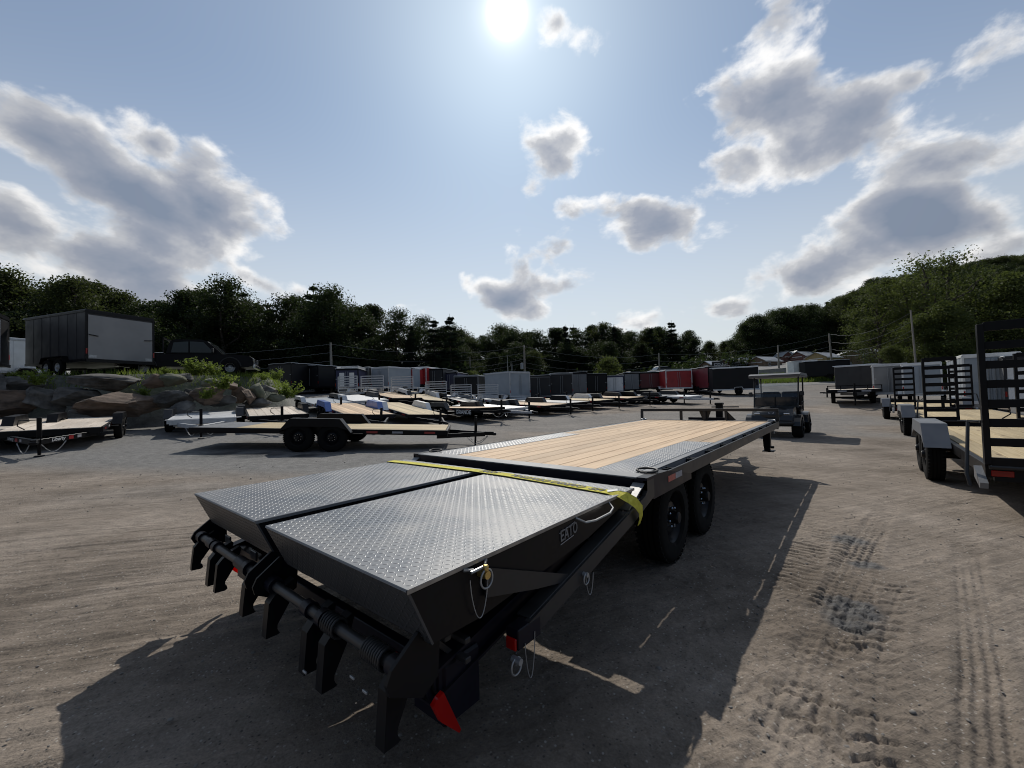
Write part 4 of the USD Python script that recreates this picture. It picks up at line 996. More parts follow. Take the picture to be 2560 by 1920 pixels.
ROWS = [  # px of the coupler, depth, where the nose points, kind, what sets it apart
    (962, 16.4, 142, 'blue', 'right behind the side-on black trailer'),
    (1112, 18.4, 140, 'white', 'just left of the white lettered one'),
    (1344, 22.2, 139, 'alloy', 'next behind the white lettered one'),
    (1442, 23.6, 140, 'wood', 'third behind the white lettered one'),
    (1500, 25.2, 141, 'black', 'fourth behind the white lettered one'),
    (1563, 26.8, 140, 'white', 'fifth behind the white lettered one'),
    (1640, 28.6, 141, 'wood', 'seen over the nearest front rail'),
    (1730, 29.6, 140, 'black', 'left of the golf cart'),
    (1800, 28.5, 142, 'alloy', 'last one left of the golf cart'),
    (866, 20.6, 141, 'silver', 'second row, at the right end of the rock wall'),
    (960, 22.8, 140, 'alloy', 'second row, right of the bare utility pole'),
    (1046, 25.8, 141, 'wood', 'second row, below the two red cargo trailers'),
    (1124, 27.4, 140, 'white', 'second row, below the row of aluminium gates'),
    (1218, 29.0, 140, 'black', 'second row, left of the big silver cargo trailer'),
    (1290, 30.8, 141, 'silver', 'second row, in front of the big silver cargo trailer'),
    (1362, 32.4, 140, 'alloy', 'second row, below the dark grey cargo trailers'),
    (1430, 34.0, 141, 'black', 'second row, below the green bush'),
]
for px, d, deg, key, where in ROWS:
    p_, r_ = nose_place(px, d, deg, 4.3); p_, t_ = pose(p_, r_)
    copy(KINDS[key], 'car_hauler', f'flat trailer with {NAMES[key]}, {where}', 'trailer', p_, r_, 'flat trailers parked in rows', tilt=t_)
p_, r_ = nose_place(1266, 20.6, 139, 4.1)
GT = thing('car_hauler', 'black car hauler with bold white lettering on its side, in the middle row', 'trailer', p_, r_, 'flat trailers parked in rows')
open_trailer(GT, L=5.4, W=2.08, dz=.66, deck='pine_board', boards=8, fend='charcoal_skin', fw=.26, fz=.30, R=.36, tongue=1.25)
obj('front_board', MB().box((1.060, 1.75, .44), (.03, 1.5, .30), .004), 'black_paint', GT)
put_text('lettering', 'GRANDE', .19, (1.077, 1.16, .36), (0, 1, 0), (0, 0, 1), 'sticker_white', GT, sx=1.3)

# utility trailers with raised aluminium gates, in front of the cargo trailers
GATE = proto('utility_trailer')
open_trailer(GATE, L=3.6, W=1.55, dz=.55, frame='alloy', deck='yellow_board', fend='alloy', boards=1, axles=1, tongue=1.2, R=.32, detail=0, chain=False, fw=.22, fz=.22, lights=False)
g_ = obj('tail_gate', MB().box((-.74, -1.86, 1.10), (.05, .04, 1.05)), 'alloy', GATE)
obj('stile', MB().box((.74, -1.86, 1.10), (.05, .04, 1.05)), 'alloy', g_)
for k in range(7): obj('slat', MB().box((0, -1.86, .62 + k * .165), (1.43, .03, .085 if k % 2 else .06)), 'alloy', g_)
for s in (-1, 1):
    obj('side_rail_bar', MB().bar((s * .755, -1.78, .86), (s * .755, 1.78, .86), .04, .05), 'alloy', GATE)
    for y in (-.9, 0, .9, 1.76): obj('rail_upright', MB().box((s * .755, y, .71), (.035, .035, .25)), 'alloy', GATE)
for k, (px, d, w_) in enumerate([(955, 32.0, 'leftmost of the row'), (1028, 32.5, 'second from the left of the row'), (1110, 33.5, 'between the red and the navy cargo trailers'), (1172, 34.0, 'below the black cargo trailer'), (1238, 34.5, 'in front of the big silver cargo trailer'), (912, 31.5, 'half hidden behind the bare utility pole')]):
    xy = spot(px, d); copy(GATE, 'utility_trailer', f'aluminium utility trailer with raised slatted gate, {w_}', 'trailer', xy, facing(4 + 3 * k), 'aluminium utility trailers with raised gates', scale=(1.12, 1, 1.05))
# ---------------------------------------------------------------- enclosed cargo trailers
def cargo(P, W=2.1, L=4.3, Hh=2.0, skin='black_skin', trim='black_paint', roof='white_paint', nose=.55, doors='barn', axles=1, dz=.50, detail=1, door_m=None, seams=True, side_window=False, rear_panels=None, open_rear=False, R=.34, roof_box=False):
    """closed box trailer; +y is its nose, origin on the ground below its middle"""
    h, w = L / 2, W / 2; z0, z1 = dz, dz + Hh; door_m = door_m or skin
    plan = [(-w, -h), (w, -h), (w, h), (w * .35, h + nose), (-w * .35, h + nose), (-w, h)] if nose else [(-w, -h), (w, -h), (w, h), (-w, h)]
    if open_rear:
        t = .04; inner = [(w - t, -h), (w - t, h - t), (-w + t, h - t), (-w + t, -h)]
        poly = [(-w, -h), (-w + t, -h), (-w + t, h - t), (w - t, h - t), (w - t, -h), (w, -h)] + plan[2:]
        obj('body', MB().prism(poly, z0, z1 - .03, 'z'), skin, P); obj('floor', MB().box((0, 0, z0 + .03), (W - .09, L - .05, .05)), 'shed_brown', P)
    else:
        obj('body', MB().prism(plan, z0, z1 - .03, 'z'), skin, P)
    rp = [(x * .99, y * 1.002) for x, y in plan]
    obj('roof', MB().prism([(-w - .012, z1 - .03), (w + .012, z1 - .03), (w - .02, z1 + .035), (-w + .02, z1 + .035)], -h - .012, h + (nose * .45 if nose else .012), 'y'), roof, P)
    for s in (-1, 1):
        obj('roof_edge', MB().bar((s * (w + .006), -h - .014, z1 - .045), (s * (w + .006), h, z1 - .045), .03, .09), trim, P)
        obj('sill', MB().bar((s * (w + .006), -h - .014, z0 + .03), (s * (w + .006), h, z0 + .03), .03, .12), trim, P)
        obj('corner_post', MB().box((s * (w - .03), -h - .008, (z0 + z1) / 2 - .02), (.085, .03, Hh - .05)), trim, P)
        if seams:
            n = max(3, int(L / .62))
            for k in range(1, n): obj('panel_seam', MB().box((s * (w + .003), -h + L * k / n, (z0 + z1) / 2), (.008, .03, Hh - .2)), skin, P)
    obj('rear_header', MB().box((0, -h - .010, z1 - .06), (W - .1, .03, .14)), trim, P)
    if not open_rear:
        obj('rear_bumper', MB().box((0, -h - .03, z0 + .02), (W, .08, .14), .008), trim, P)
        dh = Hh - .30
        if doors == 'barn':
            for s in (-1, 1):
                d_ = obj('rear_door', MB().box((s * (w - .08) / 2, -h - .016, z0 + .10 + dh / 2), (w - .095, .025, dh), .004), door_m, P)
                if detail:
                    obj('lock_rod', MB().tube([(s * .10, -h - .045, z0 + .15), (s * .10, -h - .045, z0 + .05 + dh)], .014, 6), 'galvanised', d_)
                    obj('hinge', MB().box((s * (w - .12), -h - .035, z0 + .55 * dh + .1), (.12, .02, .05)), 'galvanised', d_)
        else:
            d_ = obj('rear_ramp_door', MB().box((0, -h - .016, z0 + .10 + dh / 2), (W - .17, .025, dh), .004), door_m, P)
            for s in (-1, 1):
                obj('door_latch', MB().bar((s * (w - .10), -h - .04, z0 + .60 * dh), (s * (w - .42), -h - .04, z0 + .58 * dh), .03, .035), 'black_paint', d_)
                obj('door_plate', MB().box((s * (w - .24), -h - .031, z0 + .20), (.26, .008, .11)), 'galvanised', d_)
    if rear_panels:
        for x, w_ in ((-.42, .42), (.42, .42)): obj('white_panel', MB().box((x * W / 2, -h - .033, z0 + .16 + Hh * .38), (w_ * W / 2, .012, Hh * .66)), rear_panels, P)
    for s in (-1, 1):
        obj('tail_lamp', MB().box((s * (w - .03), -h - .028, z0 + .42), (.05, .014, .22), .004), 'red_lens', P)
        ys = (-.42, .42) if axles == 2 else (0,)
        o = w + .012; yc = -.25
        out = [(yc - .46 * axles, z0 - .02), (yc - .46 * axles + .16, z0 + .26), (yc + .46 * axles - .16, z0 + .26), (yc + .46 * axles, z0 - .02)]
        ring = out + [(y * 1.0 + (.03 if y < yc else -.03), z - (.0 if z < z0 else .03)) for y, z in out[::-1]]
        a, b = sorted((s * o, s * (o + .20)))
        obj('fender', MB().prism(ring, a, b), trim, P)
        for y in ys: wheel(P, (s * (o + .10), yc + y, R), s, R, .19, 'alloy' if detail > 1 else 'rim_black', 0)
    if not seams: pass
    sd = obj('side_door', MB().box((w + .010, h - .75, (z0 + z1) / 2), (.02, .72, Hh - .28), .004), skin, P)
    obj('door_handle', MB().box((w + .03, h - 1.02, (z0 + z1) / 2), (.03, .10, .04)), 'galvanised', sd)
    for s in (-1, 1): obj('tongue_arm', MB().bar((s * w * .7, h, z0 - .05), (s * .05, h + nose + .95, z0 - .05), .06, .11), 'black_paint', P)
    obj('coupler', MB().box((0, h + nose + 1.05, z0 - .03), (.12, .3, .1), .012), 'black_paint', P)
    obj('jack', MB().box((0, h + nose + .72, z0 - .05), (.08, .08, .75)), 'black_paint', P)
    if roof_box:
        for k in range(4): obj('roof_rack_bar', MB().box((0, -h + .3 + k * (L - .6) / 3, z1 + .20), (W * .9, .06, .06)), 'alloy', P)
        for s in (-1, 1):
            obj('roof_rack_rail', MB().bar((s * w * .9, -h + .2, z1 + .14), (s * w * .9, h - .2, z1 + .14), .05, .20), 'alloy', P)
    return P


def cargo_at(px, depth, deg, lab, name='cargo_trailer', **kw):
    xy = spot(px, depth); t = thing(name, lab, 'cargo trailer', xy, facing(deg)); cargo(t, **kw); return t


# on the terrace at the left
p0 = spot(212, 17.6)
a_ = math.radians(-67 - 4); f_ = FH * math.cos(a_) + RH * math.sin(a_); s_ = FH * math.cos(a_ + math.pi / 2) + RH * math.sin(a_ + math.pi / 2)
c_ = p0[:2] + f_ * 2.25 + s_ * 1.28
T1 = thing('cargo_trailer', 'grey cargo trailer with pale ramp door and black trim, up on the rock-walled terrace', 'cargo trailer', (*c_, TERRACE_Z + .02), facing(-71))
cargo(T1, W=2.56, L=4.5, Hh=2.18, skin='charcoal_skin', door_m='door_grey', trim='black_paint', roof='black_skin', doors='ramp', axles=2, dz=.55, detail=2, nose=.5)
c_ = spot(28, 16.9)
T2 = thing('cargo_trailer', 'dark cargo trailer cut off by the left edge, on the terrace', 'cargo trailer', (*(spot(-232, 16.4)[:2]), TERRACE_Z + .02), facing(-126))
cargo(T2, W=2.4, L=4.6, Hh=2.2, skin='black_skin', trim='black_paint', roof='black_skin', axles=2, dz=.5, nose=.7)
T3 = thing('cargo_trailer', 'narrow white cargo trailer between the dark one and the grey one on the terrace', 'cargo trailer', (*(spot(62, 22.0)[:2]), TERRACE_Z + .02), facing(22))
cargo(T3, W=1.5, L=2.6, Hh=1.75, skin='white_paint', trim='alloy', roof='white_paint', dz=.45, nose=.35)

# long back row across the middle, left to right
BACK = [
    (770, 33, 20, dict(W=2.4, L=5.5, Hh=2.1, skin='black_skin'), 'black cargo trailer at the left end of the back row'),
    (828, 33.5, 24, dict(W=2.1, L=4.5, Hh=1.95, skin='black_skin', roof='white_paint'), 'black cargo trailer with white roof edge, behind the bare utility pole'),
    (882, 30, -8, dict(W=1.62, L=3.6, Hh=1.72, skin='navy_paint', rear_panels='white_paint', roof_box=True), 'navy cargo trailer with two white rear panels and roof rack'),
    (938, 33, 18, dict(W=1.6, L=3.8, Hh=1.8, skin='black_skin', trim='grey_skin', door_m='grey_skin'), 'black and grey cargo trailer right of the navy one with white panels'),
    (992, 32, 26, dict(W=1.75, L=3.8, Hh=1.85, skin='silver_skin', trim='alloy'), 'pale grey cargo trailer left of the two red ones'),
    (1038, 34, 20, dict(W=1.5, L=3.4, Hh=1.75, skin='red_paint'), 'red cargo trailer, left one of the two above the aluminium gates'),
    (1072, 35.5, 18, dict(W=1.45, L=3.4, Hh=1.85, skin='red_paint', roof='white_paint', trim='white_paint'), 'red cargo trailer with white roof, right one of the two above the aluminium gates'),
    (1104, 36, 10, dict(W=1.7, L=4, Hh=1.85, skin='charcoal_skin'), 'dark grey cargo trailer between the red and the navy ones'),
    (1137, 36.5, 8, dict(W=1.6, L=4, Hh=1.8, skin='navy_paint'), 'plain navy cargo trailer in the back row'),
    (1184, 36, 12, dict(W=2.2, L=4.4, Hh=1.9, skin='black_skin', roof='white_paint', trim='grey_skin'), 'black cargo trailer with grey posts, left of the big silver one'),
    (1268, 31, -42, dict(W=2.1, L=3.0, Hh=2.1, skin='silver_skin', trim='alloy', roof='silver_skin', dz=.6), 'big silver cargo trailer standing corner-on in the middle of the back row'),
    (1346, 33, 3, dict(W=1.9, L=4, Hh=1.85, skin='grey_skin', trim='charcoal_skin', door_m='charcoal_skin', roof='white_paint'), 'grey cargo trailer with dark doors right of the big silver one'),
    (1400, 34, 3, dict(W=1.85, L=4, Hh=2.0, skin='charcoal_skin', trim='grey_skin', roof='white_paint'), 'dark grey cargo trailer with white roof crown, second right of the big silver one'),
    (1440, 35.5, 2, dict(W=1.5, L=4, Hh=2.05, skin='charcoal_skin', door_m='grey_skin'), 'narrow dark grey cargo trailer left of the green bush'),
    (1482, 37, 2, dict(W=1.9, L=4, Hh=1.85, skin='black_skin', roof='white_paint'), 'black cargo trailer below the green bush'),
    (1530, 37, 6, dict(W=1.6, L=3.6, Hh=1.6, skin='white_paint', trim='navy_paint', roof='white_paint'), 'white cargo trailer with navy trim below the green bush'),
    (1570, 39, 4, dict(W=1.45, L=3.6, Hh=1.85, skin='grey_skin'), 'grey cargo trailer left of the maroon one'),
    (1614, 40, 5, dict(W=2.1, L=4.4, Hh=1.75, skin='maroon_paint'), 'low maroon cargo trailer left of the bright red one'),
    (1678, 38, 3, dict(W=2.35, L=4.4, Hh=1.9, skin='red_paint', trim='white_paint'), 'bright red cargo trailer right of the low maroon one'),
    (1728, 41, 0, dict(W=1.3, L=3.4, Hh=1.7, skin='green_paint'), 'narrow green cargo trailer between the red and the maroon ones'),
    (1766, 36, -3, dict(W=1.95, L=4.4, Hh=2.1, skin='maroon_paint'), 'tall maroon cargo trailer left of the black and white one'),
    (1838, 33.5, -62, dict(W=2.1, L=3.4, Hh=2.1, skin='black_skin', trim='white_paint', roof='white_paint', rear_panels='charcoal_skin'), 'black cargo trailer with white trim left of the golf cart'),
    (2152, 31, -30, dict(W=2.1, L=2.4, Hh=1.95, skin='charcoal_skin', trim='alloy', roof='alloy', nose=.3), 'dark grey cargo trailer behind the small deck-over trailer on the right'),
    (2222, 28, 40, dict(W=1.7, L=3.4, Hh=1.9, skin='grey_skin', trim='alloy', roof='white_paint', nose=.6), 'plain grey cargo trailer left of the farthest stand-up ramp'),
    (2300, 26, 42, dict(W=1.7, L=3.6, Hh=1.9, skin='silver_skin', trim='white_paint', roof='white_paint', nose=.6), 'pale silver cargo trailer with white corners behind the middle ramp trailer'),
    (2452, 20, 40, dict(W=1.75, L=4.4, Hh=2.15, skin='silver_skin', trim='white_paint', roof='white_paint', nose=.6), 'silver cargo trailer behind the right ramp of the farthest ramp trailer'),
    (2560, 18.5, 42, dict(W=1.75, L=4.4, Hh=2.0, skin='grey_skin', trim='charcoal_skin', roof='white_paint', door_m='white_paint', nose=.6), 'grey cargo trailer seen through the rungs of the nearest ramp'),
    (2066, 52, -60, dict(W=2.1, L=4.4, Hh=1.9, skin='black_skin', trim='black_paint', roof='white_paint'), 'black cargo trailer up on the bank below the tan shed'),
    (2010, 54, -70, dict(W=1.9, L=2.6, Hh=1.8, skin='white_paint', trim='alloy', roof='white_paint'), 'white cargo trailer up on the bank right of the golf cart roof'),
]
for px, d, deg, kw, lab in BACK:
    if px < 1900 and 'silver one' not in lab[:4] and not lab.startswith('big silver'): kw['Hh'] *= 1.0; kw['dz'] = .46
    if px < 1900: d *= 1.18; kw['W'] *= 1.12; kw['L'] *= 1.1
    cargo_at(px, d, deg, lab, detail=1, seams=d < 34, **kw)


# ---------------------------------------------------------------- black pick-up on the terrace
def pickup(P):
    body = [(-2.75, .62), (-2.78, 1.02), (-1.0, 1.06), (-.98, 1.02), (.92, 1.04), (1.9, 1.04), (2.55, .98), (2.72, .86), (2.74, .50), (2.5, .42), (-2.6, .45)]
    obj('body', MB().prism([(a, b) for a, b in body], -.92, .92), 'black_paint', P)
    obj('cab', MB().prism([(-.95, 1.065), (-.80, 1.62), (-.55, 1.74), (.52, 1.74), (.75, 1.66), (1.38, 1.055)], -.80, .80), 'black_paint', P)
    for s in (-1, 1):
        lo, hi = sorted((s * .802, s * .808))
        for poly in ([(-.74, 1.12), (-.64, 1.58), (-.05, 1.64), (-.05, 1.12)], [(.02, 1.12), (.02, 1.64), (.58, 1.62), (1.02, 1.12)]): obj('side_window', MB().prism(poly, lo, hi), 'car_glass', P)
        obj('bed_rail', MB().bar((s * .88, -2.72, 1.065), (s * .88, -1.02, 1.09), .08, .03, ch=.006), 'chrome', P)
        obj('mirror', MB().box((s * 1.02, 1.0, 1.2), (.16, .10, .20), .02), 'plastic_black', P)
        obj('headlamp', MB().box((s * .70, 2.70, .80), (.34, .08, .16), .02), 'chrome', P)
        for y in (-1.75, 1.72):
            wheel(P, (s * .84, y, .40), s, .40, .26, 'alloy', 0)
            g = np.linspace(.1, math.pi - .1, 11); obj('wheel_arch', MB().tube([(s * .925, y + .47 * math.cos(a), .42 + .47 * math.sin(a)) for a in g], .03, 6), 'plastic_black', P)
    obj('windscreen', MB().prism([(.80, 1.642), (.815, 1.652), (1.40, 1.08), (1.385, 1.07)], -.72, .72), 'car_glass', P)
    obj('grille', MB().box((0, 2.745, .72), (1.0, .03, .26), .008), 'chrome', P)
    obj('front_bumper', MB().box((0, 2.76, .46), (1.8, .14, .18), .03), 'chrome', P)
    obj('rear_bumper', MB().box((0, -2.82, .55), (1.7, .12, .16), .02), 'chrome', P)
    obj('headache_rack', MB().bar((-.78, -1.06, 1.78), (.78, -1.06, 1.78), .06, .06).bar((-.78, -1.06, 1.78), (-.78, -1.06, 1.06), .06, .06, up=(0, 1, 0)).bar((.78, -1.06, 1.78), (.78, -1.06, 1.06), .06, .06, up=(0, 1, 0)), 'black_paint', P)


PK = thing('pickup_truck', 'black pick-up truck parked behind the grey cargo trailer on the terrace', 'pickup', (*spot(486, 21.5)[:2], TERRACE_Z), facing(66))
UsdGeom.Xformable(PK).AddScaleOp().Set(Gf.Vec3f(1.04, 1.0, 1.06))
pickup(PK)


# ---------------------------------------------------------------- golf cart
def golf_cart(P):
    R, tw = .275, .24
    for s in (-1, 1):
        for y in (-.88, .80): wheel(P, (s * .52, y, R), s, R, tw, 'rim_black', 0, .5)
    hull = [(-1.18, .42), (-1.2, .72), (-.55, .74), (-.50, .36), (.30, .36), (.42, .52), (.46, .86), (.62, .90), (.98, .84), (1.22, .66), (1.27, .52), (1.24, .40), (1.1, .33), (-1.1, .33)]
    obj('body', MB().prism(hull, -.46, .46), 'cart_body', P)
    for s in (-1, 1):
        for y in (-.88, .80):
            g = np.linspace(0, math.pi, 9); poly = [(y + .40 * math.cos(a), .36 + .32 * math.sin(a)) for a in g] + [(y - .33, .36)] + [(y + .32 * math.cos(a), .36 + .25 * math.sin(a)) for a in g[::-1]]
            lo, hi = sorted((s * .455, s * .62)); obj('mudguard', MB().prism(Polygon(poly).buffer(0), lo, hi), 'cart_body', P)
    hood = trimesh.creation.icosphere(3); v = np.array(hood.vertices) * A([.50, .46, .26]) + [0, .82, .66]
    obj('cowl', (v, np.array(hood.faces)), 'cart_body', P, smooth=True)
    obj('bumper', MB().tube([(-.50, 1.06, .44), (-.40, 1.27, .44), (0, 1.33, .44), (.40, 1.27, .44), (.50, 1.06, .44)], .055, 10), 'plastic_black', P, smooth=40)
    obj('badge', MB().box((0, 1.245, .735), (.13, .02, .05), .004, rotx(35)), 'sticker_silver', P)
    for s in (-1, 1): obj('headlamp', MB().box((s * .30, 1.16, .70), (.20, .08, .06), .02), 'chrome', P)
    obj('windscreen', MB().prism([(.44, .90), (.455, .90), (.225, 1.76), (.21, 1.76)], -.50, .50), 'pane', P)
    for s in (-1, 1): obj('dash_panel', MB().prism(Polygon([(s * .03, .93), (s * .47, .93), (s * .47, 1.10), (s * .38, 1.17), (s * .03, 1.17)]).buffer(.012), .465, .475, 'y'), 'car_glass', P)
    obj('dash', MB().box((0, .40, 1.03), (1.0, .10, .30), .03), 'plastic_black', P)
    obj('windscreen_frame', MB().bar((-.5, .34, 1.30), (.5, .34, 1.30), .02, .025), 'plastic_black', P)
    for s in (-1, 1):
        obj('front_strut', MB().tube([(s * .51, .50, .86), (s * .52, .23, 1.80)], .018, 8), 'plastic_black', P)
        obj('rear_strut', MB().tube([(s * .51, -.62, .72), (s * .52, -.72, 1.80)], .018, 8), 'plastic_black', P)
        obj('arm_rail', MB().tube([(s * .50, -.10, .78), (s * .54, -.10, 1.02), (s * .54, -.46, 1.02), (s * .50, -.48, .78)], .016, 6), 'plastic_black', P)
        obj('mirror', MB().box((s * .60, .42, 1.28), (.10, .04, .14), .02), 'plastic_black', P)
    m = MB().prism([(-1.05, 1.78), (-1.12, 1.83), (-.95, 1.90), (.45, 1.91), (.64, 1.86), (.62, 1.79)], -.60, .60)
    obj('roof', m, 'cart_roof', P)
    for s in (-1, 1): obj('roof_gutter', MB().bar((s * .59, -1.06, 1.815), (s * .59, .60, 1.825), .03, .04, ch=.008), 'plastic_black', P)
    obj('seat_base', MB().box((0, -.32, .80), (1.0, .52, .16), .04), 'seat_vinyl', P)
    for s in (-1, 1): obj('seat_back', MB().box((s * .25, -.60, 1.12), (.47, .10, .44), .04, rotx(-8)), 'seat_vinyl', P)
    for s in (-1, 1): obj('rear_seat_back', MB().box((s * .25, -.76, 1.08), (.47, .08, .40), .03), 'seat_vinyl', P)
    g = np.linspace(0, 2 * math.pi, 17)[:-1]; Rm = rotx(55)
    obj('steering_wheel', MB().tube([A([-.26, .20, 1.02]) + Rm @ A([.17 * math.cos(a), .17 * math.sin(a), 0]) for a in g], .014, 6, True).tube([(-.26, .20, 1.02), (-.26, .42, .80)], .02, 6), 'plastic_black', P, smooth=40)
    obj('windscreen_lower', MB().box((0, .455, .90), (1.0, .03, .05), .008), 'plastic_black', P)


p_ = spot(1943, 13.6)
GC = thing('golf_cart', 'dark grey golf cart with pale roof standing beyond the front end of the nearest trailer', 'golf cart', p_, facing(221))
UsdGeom.Xformable(GC).AddScaleOp().Set(Gf.Vec3f(1.16, 1.05, 1.03))
golf_cart(GC)
# ---------------------------------------------------------------- rock wall
def rock(seed, d, sub=4, cuts=10):
    rng = np.random.default_rng(seed); m = trimesh.creation.icosphere(sub); v = np.array(m.vertices)
    for _ in range(cuts):
        n = rng.normal(size=3); n /= np.linalg.norm(n); o = rng.uniform(.42, .78); q = v @ n; v = v - np.where(q > o, (q - o) * .97, 0)[:, None] * n
    v = v * (1 + .34 * (meshkit.fbm(v * 1.5 + seed * 7.3, 3, seed) - .5)[:, None] + .16 * (meshkit.fbm(v * A([4, 4, 9]) + seed, 3, seed + 3) - .5)[:, None])
    return v * A(d) / 2, np.array(m.faces)


# bearing, height in the picture of the centre, size across and high in picture pixels, depth, stuff, tilt, what it looks like
ROCKS = [
    (30, 1010, 120, 85, 16.0, 'boulder_brown', 0, 'dark reddish boulder at the left edge of the rock wall'),
    (60, 958, 130, 50, 17.0, 'boulder_grey', 5, 'dark grey boulder under the narrow white cargo trailer'),
    (120, 1000, 90, 70, 16.3, 'boulder_grey', -10, 'dark boulder half hidden by weeds near the left edge'),
    (178, 990, 110, 66, 16.4, 'boulder_grey', -22, 'large grey boulder tilted down to the right, left of the big brown one'),
    (265, 962, 165, 44, 17.0, 'boulder_grey', -3, 'long dark flat boulder directly under the grey cargo trailer'),
    (312, 1008, 185, 72, 16.4, 'boulder_brown', -4, 'biggest brown boulder in the middle of the rock wall'),
    (376, 958, 58, 42, 17.3, 'boulder_brown', 8, 'brown layered boulder at the top edge right of the cargo trailer'),
    (430, 954, 62, 34, 17.6, 'boulder_lichen', 0, 'mossy green-grey round boulder at the top edge'),
    (464, 944, 30, 24, 18.4, 'boulder_grey', 0, 'small pale boulder on top of the wall below the pick-up'),
    (418, 1000, 95, 44, 16.9, 'boulder_grey', 6, 'dark grey wedge boulder right of the biggest brown one'),
    (455, 1018, 60, 40, 16.9, 'boulder_grey', -8, 'low dark boulder behind the aluminium trailer'),
    (520, 990, 84, 40, 17.7, 'boulder_brown', 3, 'pinkish grey boulder below the leafy weeds'),
    (478, 985, 40, 36, 18.0, 'boulder_grey', 20, 'grey boulder left of the leafy weeds'),
    (572, 964, 52, 26, 19.0, 'boulder_brown', -8, 'flat brown slab on the top edge, right part of the wall'),
    (600, 985, 50, 34, 19.2, 'boulder_brown', 40, 'tilted brown slab leaning in the right part of the wall'),
    (622, 990, 26, 52, 19.4, 'boulder_brown', 28, 'narrow upright slab near the right end of the wall'),
    (648, 984, 44, 42, 20.0, 'boulder_lichen', 0, 'round grey boulder near the right end of the wall'),
    (676, 974, 50, 20, 20.6, 'boulder_grey', -14, 'flat grey boulder on top at the right end of the wall'),
    (684, 994, 48, 22, 20.6, 'boulder_lichen', -6, 'low grey boulder at the foot of the right end of the wall'),
    (712, 986, 30, 26, 22.0, 'boulder_grey', 0, 'last small boulder at the right end of the wall'),
    (560, 1005, 60, 30, 18.2, 'boulder_grey', 0, 'dark boulder behind the pale wooden deck'),
    (640, 1008, 60, 26, 19.6, 'boulder_grey', 5, 'dark low boulder beside the pale wooden deck'),
    (-40, 985, 110, 90, 16.2, 'boulder_grey', 0, 'dark boulder cut off by the left edge'),
    (225, 1018, 70, 50, 16.1, 'boulder_grey', 12, 'dark boulder below the tilted grey one'),
    (535, 958, 50, 24, 18.6, 'boulder_lichen', 0, 'mossy boulder behind the leafy weeds on top'),
]
for k, (px, py, wpx, hpx, d, m, tilt, lab) in enumerate(ROCKS):
    w_, h_ = wpx / FPX * d * 1.10, hpx / FPX * d * 1.18
    xy = CAM[:2] + FH * d + RH * (px - 1280) / FPX * d; z = zat(px, py, d)
    v, f = rock(k + 1, (w_, max(w_ * .62, h_), h_), 4 if wpx > 70 else 3)
    c, s_ = math.cos(math.radians(tilt)), math.sin(math.radians(tilt))
    v = v @ A([[c, 0, -s_], [0, 1, 0], [s_, 0, c]]).T
    v = v @ rotz(math.degrees(YAW) + 25).T
    t = thing('boulder', lab, 'boulder', (*xy, z)); obj('rock', (v, f), m, t, smooth=28)


# ---------------------------------------------------------------- plants
def leaf_quads(c, nrm, size, rng, long=1.5):
    """small pointed leaves: kites at centres c facing nrm"""
    n = len(c); t = rng.normal(size=(n, 3)); t -= nrm * (t * nrm).sum(1, keepdims=True); t /= np.linalg.norm(t, axis=1, keepdims=True); b = np.cross(nrm, t)
    s = size * rng.uniform(.6, 1.3, n)[:, None]
    v = np.stack([c - t * s * long * .5, c + b * s * .42 + nrm * s * .1, c + t * s * long * .5, c - b * s * .42 + nrm * s * .1], 1)
    f = np.arange(n)[:, None] * 4 + A([0, 1, 2, 3])
    return v.reshape(-1, 3), f


def rnd_dir(rng, n, upbias=.4):
    d = rng.normal(size=(n, 3)); d[:, 2] += upbias; return d / np.linalg.norm(d, axis=1, keepdims=True)


def limb(mb, a, b, r0, r1, rng, n=5):
    a, b = A(a, float), A(b, float); t = np.linspace(0, 1, n)[:, None]; p = a + (b - a) * t
    p[1:-1] += rng.normal(size=(n - 2, 3)) * np.linalg.norm(b - a) * .05; mb.tube(p, np.linspace(r0, r1, n), 6)


